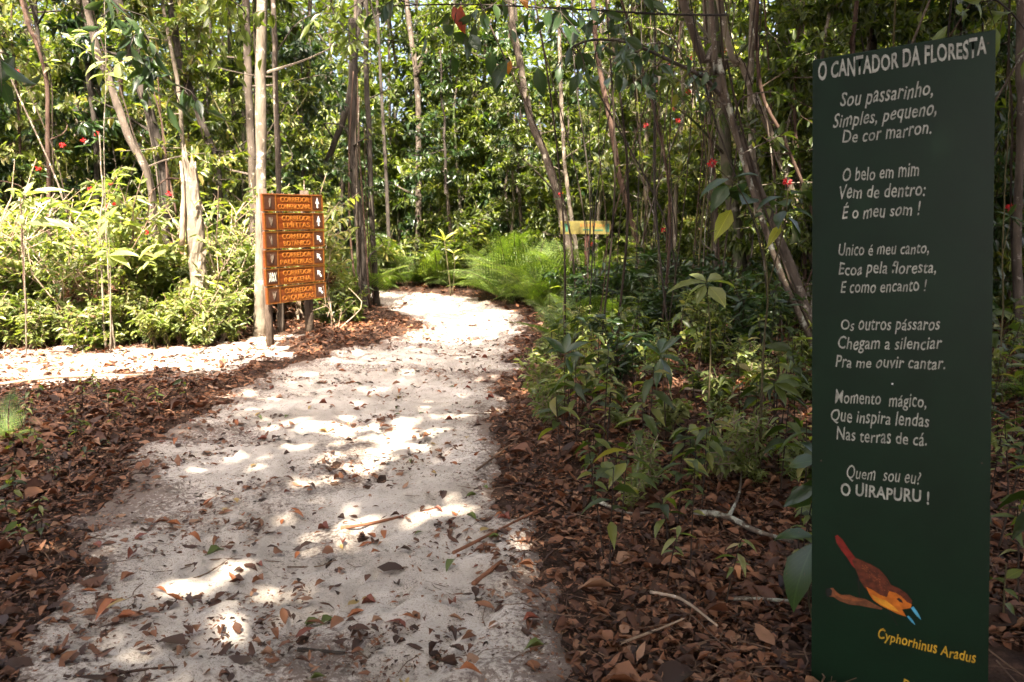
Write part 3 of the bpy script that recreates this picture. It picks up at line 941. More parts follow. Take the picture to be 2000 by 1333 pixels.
LM = [('wooden signpost', -2.9, 10.2), ('broken stump', -4.2, 10.3), ('pale trunk', -3.4, 10.5), ('leaning grey trunk', -5.8, 12.2), ('root hung trunk', -5.8, 12.8), ('thin reddish trunk', -8.2, 13.5),
      ('vine draped trunk', -2.6, 13.6), ('grey forked trunk', -2.4, 19), ('yellow board', 1.3, 13.0), ('kinked reddish tree', 2.4, 14.2), ('thick mossy trunk', 3.1, 10.5), ('arching tree', 3.2, 8.2),
      ('red flowering shrub', 1.5, 4.3), ('green board', 1.75, 2.4), ('blotched grey trunk', 5.3, 8.0), ('crooked lichen branch', 1.1, 3.8), ('pale fallen branch', 2.3, 6.3), ('curved dark trunk', -3.7, 14.5),
      ('last bend of the path', -1.2, 16.2), ('heap of dead twigs', -5.8, 9.3), ('long drooping seedling', 1.1, 4.8), ('black stemmed seedling', .45, 5.2), ('long stick in the clearing', -4.2, 7.6)]


def near_phrase(x, y):
    n, a, b = min(LM, key=lambda l: (l[1] - x) ** 2 + (l[2] - y) ** 2)
    dx, dy = x - a, y - b; d = math.hypot(dx, dy)
    if abs(dx) > abs(dy): r = 'right of' if dx > 0 else 'left of'
    else: r = 'behind' if dy > 0 else 'in front of'
    w = 'just ' if d < .7 else ('' if d < 2 else ('well ' if d < 4.5 else 'far '))
    return w + r + ' the ' + n


# ------------------------------------------------------------------ FERN BANK at the bend
k = 0
while k < 64:
    y0 = rng.uniform(13.6, 18.6); x0 = rng.uniform(-3.2, 3.0)
    if float(path_s(x0, y0)) > -0.25: continue
    if x0 > 1.6 and y0 < 14.5 and rng.rand() < .5: continue
    lb = 'bright green %sbracken fern %s' % ('tall ' if k % 2 else '', near_phrase(x0, y0)); fern(x0, y0, rng.uniform(1.55, 1.9) if k % 2 else rng.uniform(1.2, 1.55), lb, lb, 7); k += 1
for k in range(22):
    y0 = rng.uniform(9.0, 13.5); x0 = float(np.interp(y0, ry, rx)) + rng.uniform(.3, 1.6)
    lb = 'low green fern at the path edge ' + near_phrase(x0, y0); fern(x0, y0, rng.uniform(.6, .95), lb, lb, 6)
p = gp(1150, 665); fern(p.x, p.y, .55, 'small fern with one long arching frond right of the path', n=4)
p = gp(20, 870); fern(p.x, p.y, .36, 'small fern arching over the litter at the left of the path', n=6)
p = gp(1975, 840); fern(p.x + .15, p.y, .8, 'dark fern growing just right of the green board', n=6)
p = gp(1400, 740); fern(p.x, p.y, .45, 'small sunlit yellow-green fern in the litter between the fallen branches and the trees', n=5)

# ------------------------------------------------------------------ UNDERSTOREY PLANTS


def zone_phrase(p):
    x, y = p[0], p[1]
    if y < 0: return 'behind the viewer'
    px, py = project((p[0], p[1], 0.5))
    if y < 7.5 and px < 600: return 'in the leaf litter left of the sand path'
    if px < 170 : return 'in the thicket at the far left beyond the clearing'
    if px < 500: return 'in the thicket behind the sunlit clearing'
    if px < 745: return 'behind the wooden signpost'
    if px < 1090: return 'in the forest beyond the bend of the path'
    if px < 1260: return 'around and behind the yellow board'
    if px < 1590: return 'among the slanting trees left of the green board'
    return 'in the forest behind the green board'


used_xy = []


def scatter(protos, n, fy, fx, kindname, cat, ok=None, scr=(.8, 1.2), gname=None, mind=.25, weights=None):
    c = 0; tries = 0
    while c < n and tries < n * 60:
        tries += 1
        y0 = fy(); x0 = fx(y0)
        if float(path_s(x0, y0)) > -0.12: continue
        if ok is not None and not ok(x0, y0): continue
        if kindname is THN and y0 > 10.3 and float(fbm(x0 * 1.3, y0 * 1.3, 2)) < .45: continue
        if kindname is THN and x0 / y0 < -.46 and y0 < 12 and rng.rand() < .6: continue
        if any((x0 - a) ** 2 + (y0 - b_) ** 2 < mind ** 2 for a, b_ in used_xy[-400:]): continue
        used_xy.append((x0, y0))
        i_ = int(rng.randint(len(protos))) if weights is None else int(rng.choice(len(protos), p=weights))
        ph = near_phrase(x0, y0)
        kn = kindname[i_] if isinstance(kindname, (list, tuple)) else kindname
        sz_ = rng.uniform(*scr); md = (scr[0] + scr[1]) / 2
        kn = ('smaller ' if sz_ < md else 'bigger ') + kn
        place(protos[i_], (x0, y0, hz(x0, y0) - .01), rng.rand() * 6.28, sz_, kn + ' ' + ph, cat, kn + ' ' + ph, (rng.normal(0, .05), rng.normal(0, .05)))
        c += 1


SHN = ['light green opposite leaved shrub', 'mid green leafy shrub', 'low pale green bushy shrub', 'tall mid green straggling shrub', 'small green bush', 'dark green long leaved shrub']
SDN = ['green seedling with drooping leaves', 'small green seedling', 'tall leafy seedling', 'low green seedling', 'broad leaved seedling on a thin stem', 'narrow leaved pale seedling', 'tiny green seedling', 'fine pale leaved seedling', 'tall fine leaved seedling']
YGN = ['slender grey stemmed young tree', 'dark leaved young tree', 'short dark stemmed sapling', 'tall pale stemmed young tree', 'light leaved reddish young tree', 'tall mossy young tree']
# sunlit thicket behind the clearing
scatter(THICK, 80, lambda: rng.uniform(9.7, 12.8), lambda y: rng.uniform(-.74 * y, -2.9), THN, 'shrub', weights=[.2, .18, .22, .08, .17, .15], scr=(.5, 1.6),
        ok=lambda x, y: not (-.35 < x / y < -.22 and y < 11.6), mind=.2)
scatter(LOW, 150, lambda: rng.uniform(9.1, 10.3), lambda y: rng.uniform(-.74 * y, -3.0), ['low pale leaved plant', 'low green plant', 'low dry stemmed plant'], 'low plant', scr=(.5, 1.4), mind=.11,
        ok=lambda x, y: not (-.345 < x / y < -.25))
# right of the path
scatter(SEED + [seedling(28, .45, 12, .07, .4, 'leaf_light', name='fine_leaved_seedling'), seedling(29, .7, 14, .09, .35, 'leaf', name='fine_leaved_seedling')], 470, lambda: 2.9 + 7.5 * rng.rand() ** .9, lambda y: rng.uniform(float(np.interp(y, ry, rx)) + .25, .72 * y + .4), SDN, 'seedling', mind=.09,
        ok=lambda x, y: rng.rand() < (.6 if y < 4.2 else 1))
scatter(LOW, 90, lambda: rng.uniform(4.0, 9.5), lambda y: rng.uniform(float(np.interp(y, ry, rx)) + .25, .70 * y), ['low pale leaved plant', 'low green plant', 'low dry stemmed plant'], 'low plant', scr=(.35, .8), mind=.14)
scatter([SHRUBS[4], SHRUBS[5], SHRUBS[1], SHRUBS[2]], 120, lambda: rng.uniform(5.6, 13.0), lambda y: rng.uniform(float(np.interp(y, ry, rx)) + .45, .72 * y), [SHN[4], SHN[5], SHN[1], SHN[2]], 'shrub', scr=(.4, .9), mind=.22)
# left foreground
scatter([SEED[1], SEED[3], SEED[5], SEED[6]], 34, lambda: rng.uniform(2.8, 6.6), lambda y: rng.uniform(-.7 * y, float(np.interp(y, ly, lx)) - .1), [SDN[1], SDN[3], SDN[5], SDN[6]], 'seedling', scr=(.6, 1.0), mind=.15)
# around the signpost foot
scatter([SHRUBS[4], SEED[4], SEED[1]], 12, lambda: rng.uniform(10.1, 12.4), lambda y: rng.uniform(-.29 * y, -.19 * y - .1), [SHN[4], SDN[4], SDN[1]], 'shrub', scr=(.6, 1.0), mind=.2)
# forest wall, front to back
scatter(SHRUBS, 120, lambda: rng.uniform(13.0, 22), lambda y: rng.uniform(-.78 * y, .78 * y), SHN, 'shrub', scr=(.9, 1.5), mind=.45,
        ok=lambda x, y: not (-3.5 < x < 2.2 and y < 17.0))
scatter(YOUNG, 235, lambda: 12.5 + 12 * rng.rand() ** 1.2, lambda y: rng.uniform(-.80 * y, .80 * y), YGN, 'young tree', scr=(.8, 1.25), mind=.55,
        ok=lambda x, y: not (-3.8 < x < 2.4 and y < 16.8) and not (x < -3 and y < 13.2) and not (-.19 < x / y < -.07 and rng.rand() < .25))
scatter(YOUNG, 30, lambda: rng.uniform(8.5, 12.5), lambda y: rng.uniform(.32 * y, .80 * y), YGN, 'young tree', scr=(.6, 1.0), mind=.5)
# unseen trees added beside and behind the viewer to block low sky light
for k in range(22):
    a = rng.uniform(-.15, 1.15) * PI; rr_ = rng.uniform(5.5, 10)
    x0, y0 = math.cos(a) * rr_, -abs(math.sin(a)) * rr_ - .5
    place(YOUNG[k % 6], (x0, y0, hz(x0, y0)), rng.rand() * 6, rng.uniform(.9, 1.3), 'unseen young tree added behind the viewer to block sky light', 'young tree', 'unseen young trees added behind the viewer')

# ------------------------------------------------------------------ TRUNKS placed from the photograph
TREES = []


def trunk_tree(pix, r0, mname, label, name='forest_tree', top=9.8, cat='tree', r1=.6, extra=None, sides=10, rg=None, wob=.12):
    r0 *= .78
    """pix: (px, py, world y) from the base upwards"""
    pts = [wp(*p) for p in pix]
    base = pts[0].copy(); gz = hz(base.x, base.y)
    d = (pts[1] - pts[0])
    if base.z > gz + .05:
        tt = (base.z - gz) / max(d.z, .3); b2 = base - d * min(tt, 1.5) * (.5); b2.z = gz
        pts.insert(0, b2); base = b2
    base.z = hz(base.x, base.y)
    pts[0] = V((base.x, base.y, base.z - .05))
    if top and pts[-1].z < top:
        d = (pts[-1] - pts[-2]).normalized(); d = (d + V((0, 0, .7))).normalized()
        pts.append(pts[-1] + d * ((top - pts[-1].z) / max(d.z, .3)))
    n = 8 * len(pts)
    P = smooth_path(pts, n)
    rs = np.random.RandomState(len(TREES) * 7 + 3)
    P[1:] += np.cumsum(rs.normal(0, .006, (n - 1, 3)), axis=0) * .6
    h = (P[:, 2] - P[0, 2]); f = np.clip(h / max(h.max(), .1), 0, 1)
    R = r0 * (1 - (1 - r1) * f) * (1 + .5 * np.exp(-h / (.12 + r0)))
    o = empty(name, base)
    B = np.array(base)
    gg = Geo().add(*tube(P - B, R, sides, rs, wob))
    mobj('trunk', gg.mesh('trunk', [M[mname]], True), o)
    for e in (extra or []):
        epts, er, em, en = e
        Q_ = smooth_path([wp(*p) for p in epts], 5 * len(epts)) - B
        mobj(en, Geo().add(*tube(Q_, np.linspace(er, er * .5, len(Q_)), 7, rs, .08)).mesh(en, [M[em]], True), o)
    if name == 'forest_tree':
        for e in range(rs.randint(3, 7)):
            k = rs.randint(int(n * .12), int(n * .6)); a_ = rs.rand() * 6.28; ln = rs.uniform(.4, 1.3); s0 = P[k] - B
            e1 = s0 + np.array([math.cos(a_), math.sin(a_) * .7, rs.uniform(.1, .9)]) * ln
            bp = smooth_path([s0, (s0 + e1) / 2 + rs.normal(0, .1, 3), e1, e1 + rs.normal(0, .15, 3)], 9)
            g2 = Geo().add(*tube(bp, np.linspace(r0 * .28, .003, 9), 5, cap=False))
            g2.add(*foliage_on([bp[3:], bp[5:]], 9, .12, .42, rs, TM, .25, .1), m=1)
            mobj('side_branch', g2.mesh('side_branch', [M[mname], M['leaf']]), o)
        if rs.rand() < .5:
            k = np.arange(0, int(n * .75)); ph_ = rs.rand() * 6.28; tw = rs.uniform(.0, .16)
            off_ = np.stack([np.cos(ph_ + k * tw), np.sin(ph_ + k * tw), np.zeros(len(k))], -1) * (R[k] + .012 + .05 * rs.rand() * np.sin(k / len(k) * PI))[:, None]
            mobj('vine', Geo().add(*tube(P[k] - B + off_, rs.uniform(.006, .013), 5, rs, .1, cap=False)).mesh('vine', [M['stem_dark']]), o)
    tag(o, label, cat, rg)
    TREES.append((o, P, label))
    return o, P


trunk_tree([(506, 652, 10.5), (510, 380, 10.5), (510, 150, 10.5), (514, 0, 10.5)], .10, 'bark_pale', 'pale mottled trunk standing directly behind the wooden signpost')
trunk_tree([(548, 640, 11.0), (543, 380, 11.0), (536, 140, 11.0), (532, 0, 11.0)], .055, 'bark_grey', 'thinner grey trunk touching the pale trunk behind the signpost')
trunk_tree([(500, 600, 13.0), (496, 380, 13.0), (488, 200, 13.0), (482, 0, 13.0)], .095, 'bark_grey', 'dull grey trunk just left of the pale trunk at the signpost')
trunk_tree([(300, 560, 12.2), (292, 365, 12.2), (250, 270, 12.2), (212, 160, 12.2), (165, 0, 12.2)], .085, 'bark_grey', 'grey trunk leaning left above the sunlit thicket')
trunk_tree([(332, 560, 12.8), (322, 350, 12.8), (292, 215, 12.8), (245, 60, 12.8)], .11, 'bark_dark', 'dark thick trunk hung with roots behind the leaning grey trunk',
           extra=[([(330, 420, 12.6), (318, 250, 12.6), (280, 120, 12.5)], .02, 'bark_red', 'root'), ([(318, 440, 12.6), (300, 300, 12.6), (262, 130, 12.5)], .015, 'bark_grey', 'root'),
                  ([(345, 420, 12.6), (322, 300, 12.7), (308, 150, 12.6)], .018, 'bark_red', 'root')])
trunk_tree([(96, 560, 13.5), (94, 300, 13.5), (92, 170, 13.5), (66, 80, 13.5), (40, 0, 13.5)], .055, 'bark_red', 'thin reddish trunk at the far left of the clearing')
trunk_tree([(190, 560, 14.5), (190, 280, 14.5), (176, 160, 14.5), (170, 0, 14.5)], .075, 'bark_dark', 'dark straight trunk left of the leaning grey trunk')
trunk_tree([(428, 560, 13.6), (424, 340, 13.6), (395, 250, 13.6), (352, 130, 13.6), (330, 0, 13.6)], .10, 'bark_dark', 'dark trunk leaning left between the broken stump and the signpost')
trunk_tree([(470, 560, 14.6), (468, 330, 14.6), (456, 200, 14.6), (448, 0, 14.6)], .06, 'bark_moss', 'thin dark trunk behind the gap left of the signpost')
trunk_tree([(398, 560, 16.5), (392, 330, 16.5), (405, 200, 16.5), (410, 0, 16.5)], .07, 'bark_dark', 'dark straight trunk far behind the broken stump')
trunk_tree([(150, 600, 16.8), (146, 300, 16.8), (152, 150, 16.8), (150, 0, 16.8)], .06, 'bark_pale', 'pale distant trunk behind the left thicket')
trunk_tree([(615, 470, 14.5), (622, 370, 14.5), (645, 300, 14.4), (668, 235, 14.3), (690, 120, 14.3)], .085, 'bark_dark', 'dark curved trunk rising from behind the signpost')
trunk_tree([(712, 603, 13.6), (704, 480, 13.6), (692, 330, 13.6), (690, 200, 13.6), (688, 95, 13.6)], .12, 'bark_dark', 'dark brown vine draped trunk at the left of the path bend', top=4.9, r1=.75,
           extra=[([(700, 600, 13.4), (684, 460, 13.4), (682, 300, 13.4), (690, 140, 13.4)], .022, 'bark_red', 'vine'), ([(722, 600, 13.4), (712, 440, 13.4), (702, 300, 13.4), (698, 150, 13.4)], .02, 'bark_red', 'vine'),
                  ([(708, 600, 13.3), (698, 500, 13.3), (697, 330, 13.3), (702, 190, 13.3)], .016, 'bark_grey', 'vine')])
trunk_tree([(736, 600, 14.2), (726, 430, 14.2), (722, 300, 14.2), (716, 150, 14.2), (716, 0, 14.2)], .07, 'bark_dark', 'thin dark trunk right beside the vine draped trunk',
           extra=[([(730, 590, 14.1), (716, 420, 14.1), (712, 250, 14.1)], .014, 'bark_red', 'vine')])
trunk_tree([(814, 520, 19), (815, 400, 19), (814, 270, 19), (810, 150, 19), (796, 30, 19)], .105, 'bark_grey', 'grey forked trunk rising beyond the bend of the path',
           extra=[([(812, 150, 19), (838, 90, 19), (865, 30, 19)], .06, 'bark_grey', 'limb')])
trunk_tree([(945, 520, 20.5), (945, 400, 20.5), (943, 200, 20.5), (948, 0, 20.5)], .08, 'bark_grey', 'grey straight trunk beyond the ferns right of the forked one')
trunk_tree([(770, 520, 21), (768, 400, 21), (762, 200, 21), (758, 0, 21)], .06, 'bark_pale', 'thin pale trunk beyond the ferns left of the forked one')
trunk_tree([(885, 520, 22), (886, 350, 22), (884, 200, 22), (890, 0, 22)], .07, 'bark_dark', 'dark thin trunk far beyond the middle of the ferns')
trunk_tree([(1146, 606, 13.6), (1124, 540, 13.6), (1090, 385, 13.6), (1066, 300, 13.6), (1040, 240, 13.5), (1020, 120, 13.5), (1000, 0, 13.5)], .085, 'bark_grey', 'grey trunk leaning left in front of the yellow board')
trunk_tree([(1136, 560, 15), (1120, 450, 15), (1106, 350, 15), (1098, 250, 15)], .055, 'bark_pale', 'thin pale trunk behind the grey trunk at the yellow board')
trunk_tree([(1262, 590, 14.2), (1240, 450, 14.2), (1212, 345, 14.2), (1196, 250, 14.2), (1172, 130, 14.2), (1160, 0, 14.2)], .07, 'bark_red', 'reddish kinked trunk leaning right of the yellow board')
trunk_tree([(1246, 560, 16), (1240, 350, 16), (1244, 180, 16), (1240, 0, 16)], .055, 'bark_grey', 'grey straight thin trunk behind the reddish kinked one')
trunk_tree([(1300, 560, 17), (1296, 350, 17), (1290, 180, 17), (1292, 0, 17)], .06, 'bark_dark', 'dark straight thin trunk between the kinked and the arching trees')
trunk_tree([(1400, 580, 12.0), (1398, 430, 12.0), (1390, 280, 12.0), (1386, 120, 12.0), (1378, 0, 12)], .06, 'bark_grey', 'grey slender trunk behind the arching tree')
trunk_tree([(1450, 600, 10.5), (1440, 470, 10.5), (1418, 300, 10.5), (1404, 150, 10.5), (1390, 0, 10.5)], .115, 'bark_moss', 'thick mossy trunk behind the slanting trees')
trunk_tree([(1600, 700, 8.2), (1560, 560, 8.2), (1500, 420, 8.2), (1450, 300, 8.0), (1410, 190, 7.8), (1385, 100, 7.8), (1330, 0, 7.8)], .062, 'bark_grey', 'slanting grey tree whose branch arches over the path')
trunk_tree([(1620, 640, 8.9), (1588, 500, 8.9), (1545, 370, 8.9), (1500, 240, 8.9), (1450, 130, 8.9), (1405, 0, 8.9)], .058, 'bark_pale', 'mottled pale tree slanting steeply above the red flowers')
trunk_tree([(1598, 620, 9.6), (1535, 480, 9.6), (1490, 390, 9.6), (1474, 320, 9.6), (1466, 250, 9.6), (1468, 0, 9.6)], .055, 'bark_pale', 'pale thin tree standing upright then slanting to the right')
trunk_tree([(1604, 760, 7.2), (1580, 660, 7.2), (1540, 570, 7.2), (1505, 480, 7.2), (1470, 380, 7.2), (1430, 250, 7.2), (1400, 120, 7.2), (1385, 0, 7.2)], .036, 'branch_lichen', 'lowest thin slanting tree with lichen rings')
trunk_tree([(1600, 480, 8.4), (1575, 380, 8.4), (1530, 270, 8.4), (1488, 180, 8.4), (1478, 60, 8.4), (1480, 0, 8.4)], .026, 'bark_red', 'thin red-brown crooked tree near the top of the green board')
trunk_tree([(1570, 470, 9.0), (1560, 330, 9.0), (1550, 200, 9.0), (1562, 0, 9.0)], .028, 'bark_red', 'thin upright red-brown tree just left of the green board')
trunk_tree([(1545, 560, 12), (1540, 330, 12), (1530, 150, 12), (1525, 0, 12)], .075, 'bark_dark', 'dark trunk behind the thin red-brown trees')
trunk_tree([(1650, 600, 8.6), (1655, 300, 8.6), (1660, 80, 8.6), (1668, 0, 8.6)], .035, 'bark_red', 'pinkish thin trunk showing above the left of the green board')
trunk_tree([(1690, 600, 9.5), (1694, 300, 9.5), (1702, 60, 9.5), (1712, 0, 9.5)], .06, 'bark_dark', 'dark trunk showing above the green board beside the pinkish one')
trunk_tree([(1790, 600, 11), (1790, 300, 11), (1792, 60, 11), (1790, 0, 11)], .09, 'bark_dark', 'dark broad trunk showing above the middle of the green board')
trunk_tree([(1990, 640, 8.0), (1986, 400, 8.0), (1988, 200, 8.0), (1984, 0, 8.0)], .055, 'bark_grey', 'grey blotched trunk at the right of the green board')
trunk_tree([(1958, 800, 5.6), (1962, 500, 5.6), (1972, 300, 5.6), (1975, 180, 5.6)], .009, 'stem_green', 'thin yellowish sapling stem just right of the green board', name='sapling', top=2.6, cat='sapling', r1=.4)
trunk_tree([(197, 470, 9.6), (202, 380, 9.6), (196, 270, 9.6)], .018, 'bark_pale', 'thin pale sapling stem rising from the sunlit thicket', name='sapling', top=None, cat='sapling')
trunk_tree([(222, 640, 9.6), (215, 500, 9.6), (210, 430, 9.6)], .014, 'bark_pale', 'slim bare stem in the sunlit thicket below the leaning trunk', name='sapling', top=None, cat='sapling')
trunk_tree([(52, 640, 9.5), (50, 500, 9.5), (46, 390, 9.5)], .018, 'bark_red', 'reddish thin stem at the left end of the thicket', name='sapling', top=None, cat='sapling')

# thin lianas and switches between the trunks
for k in range(150):
    y0 = rng.uniform(8.5, 16); x0 = rng.uniform(-.7, .7) * y0
    if k >= 75: y0 = rng.uniform(7, 14); x0 = rng.uniform(.06, .62) * y0
    if float(path_s(x0, y0)) > -.5 or (-3.6 < x0 < 2 and y0 > 12.6) or (x0 < -2.6 and y0 < 10.6): continue
    rs = np.random.RandomState(900 + k); ln = rs.normal(0, .9, 2); h_ = rs.uniform(3.5, 6.5)
    P = smooth_path([(0, 0, -.05), (ln[0] * .1 + rs.normal(0, .1), ln[1] * .2, h_ * .3), (ln[0] * .5 + rs.normal(0, .15), ln[1] * .5, h_ * .65), (ln[0], ln[1], h_)], 16)
    r_ = rs.uniform(.006, .016); mb = ['bark_dark', 'stem_dark', 'bark_red', 'stem_green', 'branch_lichen'][k % 5]
    lb = '%s %s rising %s' % (['dark', 'blackish', 'reddish', 'olive', 'lichen spotted'][k % 5], 'thin liana' if r_ < .011 else 'wrist thin liana', near_phrase(x0, y0))
    lb = lb.replace('wrist thin', 'thicker')
    tag(mobj('liana', Geo().add(*tube(P, np.linspace(r_, r_ * .6, 16), 5, rs, .1, cap=False)).mesh('liana', [M[mb]], True), None, (x0, y0, hz(x0, y0))), lb, 'liana', lb)

# many thinner trunks deeper in the forest
barks = ['bark_grey', 'bark_dark', 'bark_pale', 'bark_red', 'bark_moss']
bn = {'bark_grey': 'grey', 'bark_dark': 'dark', 'bark_pale': 'pale', 'bark_red': 'reddish', 'bark_moss': 'mossy'}
k = 0
while k < 66:
    y0 = rng.uniform(15, 30); x0 = rng.uniform(-.75, .75) * y0
    if float(path_s(x0, y0)) > -.2 or (-3 < x0 < 1.5 and y0 < 17): continue
    mb = barks[int(rng.choice(5, p=[.35, .25, .2, .1, .1]))]; ln = rng.normal(0, .07, 2)
    rs = np.random.RandomState(500 + k)
    h0 = rng.uniform(7.5, 10)
    P = smooth_path([(0, 0, -.05), (ln[0] * 2, ln[1] * 2, h0 * .33), (ln[0] * 5 + rs.normal(0, .15), ln[1] * 4, h0 * .66), (ln[0] * 7, ln[1] * 6, h0)], 14)
    r0 = rng.uniform(.022, .075)
    o = empty('forest_tree', (x0, y0, hz(x0, y0)))
    mobj('trunk', Geo().add(*tube(P, np.linspace(r0, r0 * .6, 14), 7, rs, .07)).mesh('trunk', [M[mb]], True), o)
    lb = '%s %s trunk deep in the forest %s' % ('slender' if r0 < .065 else 'stouter', bn[mb], near_phrase(x0, y0))
    tag(o, lb, 'tree', lb)
    TREES.append((o, P + np.array([x0, y0, hz(x0, y0)]), lb)); k += 1
for k in range(14):      # unseen tall trees added beside and behind the viewer to carry shading canopy
    a = (k + rng.rand() * .5) / 14 * PI; rr_ = rng.uniform(3.5, 11)
    x0, y0 = math.cos(a) * rr_ * 1.1, -abs(math.sin(a)) * rr_ - .8
    P = smooth_path([(0, 0, -.05), (.1, 0, 2.5), (.2, .1, 6), (.1, .2, 10.5)], 12) + np.array([x0, y0, hz(x0, y0)])
    o = empty('forest_tree', (x0, y0, hz(x0, y0)))
    mobj('trunk', Geo().add(*tube(P - P[0] - [0, 0, .05], np.linspace(.12, .07, 12), 8)).mesh('trunk', [M['bark_grey']], True), o)
    tag(o, 'unseen tall grey trunk added behind the viewer for canopy shade', 'tree', 'unseen shade trees added behind the viewer')
    TREES.append((o, P, ''))

# ------------------------------------------------------------------ CANOPY overhead, its gaps shaped for the sun patches; each tree carries its share
tops = np.array([P[-1] for (_, P, _) in TREES]); okt = np.array([P[-1][2] > 5.5 for (_, P, _) in TREES])
idx = np.where(okt)[0]; tp = tops[idx]
crng = np.random.RandomState(77)


def canopy(n, x0, x1, y0, y1, z0, z1, L, dens):
    x = crng.uniform(x0, x1, n); y = crng.uniform(y0, y1, n); z = z0 + (z1 - z0) * crng.beta(1.6, 1.8, n)
    cl = fbm(x * .8 + z * .35, y * .8 - z * .3, 2)
    keep = crng.rand(n) < dens(x, y) * (.7 + .6 * sstep(.3, .6, cl))
    # leaves dropped along the sun rays so the wanted patches are lit
    gx_ = x - SUN_DIR.x / SUN_DIR.z * z; gy_ = y - SUN_DIR.y / SUN_DIR.z * z
    keep &= crng.rand(n) > lit(gx_, gy_)
    x, y, z = x[keep], y[keep], z[keep]; m = len(x)
    th = crng.rand(m) * 2 * PI
    A = np.stack([np.cos(th), np.sin(th), crng.normal(-.2, .35, m)], -1)
    N = np.stack([crng.normal(0, .4, m), crng.normal(0, .4, m), np.ones(m)], -1)
    LL = L * crng.uniform(.7, 1.3, m)
    return np.stack([x, y, z], -1), A, N, LL


c1 = canopy(165000, -15, 15, -14, 9, 8.2, 13.0, .34, lambda x, y: np.where(x > .9, 1.0, .74))
c2 = canopy(200000, -18, 18, 9, 26, 5.6, 11.0, .22, lambda x, y: np.where(y < 12.5, np.where(x > .8, .5, .68), .42))
P_ = np.concatenate([c1[0], c2[0]]); A_ = np.concatenate([c1[1], c2[1]]); N_ = np.concatenate([c1[2], c2[2]]); L_ = np.concatenate([c1[3], c2[3]])
own = np.zeros(len(P_), int); best = np.full(len(P_), 1e9)
for q, tt in enumerate(tp):
    d = (P_[:, 0] - tt[0]) ** 2 + (P_[:, 1] - tt[1]) ** 2
    mk = d < best; own[mk] = q; best[mk] = d[mk]
for q, ti in enumerate(idx):
    mk = own == q
    if mk.sum() < 5: continue
    o, P, _ = TREES[ti]; B = np.array(o.location)
    Vs, tr, qd = leaf_geo(P_[mk] - B, A_[mk], N_[mk], L_[mk], L_[mk] * .5, TS)
    mobj('crown', new_mesh('crown', Vs, tr, qd, [M['canopy']]), o)
    # limbs reaching out into the crown
    gg = Geo(); cp = P_[mk] - B; top = P[-1] - B; rs = np.random.RandomState(q)
    for b_ in range(5):
        e = cp[rs.randint(len(cp))]; s0 = P[-1 - rs.randint(0, 4)] - B
        e = s0 + (e - s0) * min(1, 2.6 / (np.linalg.norm(e - s0) + .01))
        gg.add(*tube(smooth_path([s0, (s0 + e) / 2 + rs.normal(0, .15, 3), e], 6), np.linspace(.03, .008, 6), 5, cap=False))
    mobj('limb', gg.mesh('limb', [M['bark_dark']], True), o)
print('canopy leaves', len(P_))

# ------------------------------------------------------------------ FAR FOREST: one mass of leaves nobody could count
n = 210000
y = crng.uniform(23, 42, n); x = crng.uniform(-1, 1, n) * y * .82; z = 14 * crng.rand(n) ** 1.25
cl = fbm(x * .45 + z * .4, y * .5 + z * .45, 3)
keep = crng.rand(n) < sstep(.33, .52, cl) * (1 - .2 * sstep(.085, .04, np.abs(x / y + .125)) * sstep(.16, .22, z / y))
x, y, z = x[keep], y[keep], z[keep]; m_ = len(x)
th = crng.rand(m_) * 2 * PI
LL = crng.uniform(.2, .42, m_)
Vs, tr, qd = leaf_geo(np.stack([x, y, z], -1), np.stack([np.cos(th), np.sin(th), crng.normal(-.2, .4, m_)], -1), np.stack([crng.normal(0, .5, m_), crng.normal(0, .5, m_), np.ones(m_)], -1), LL, LL * .5, TS)
tag(mobj('far_forest_foliage', new_mesh('far_forest_foliage', Vs, tr, qd, [M['leaf']])), 'sunlit mass of distant forest leaves behind all the trees', kind='stuff')

# ------------------------------------------------------------------ BRANCHES hanging into the frame


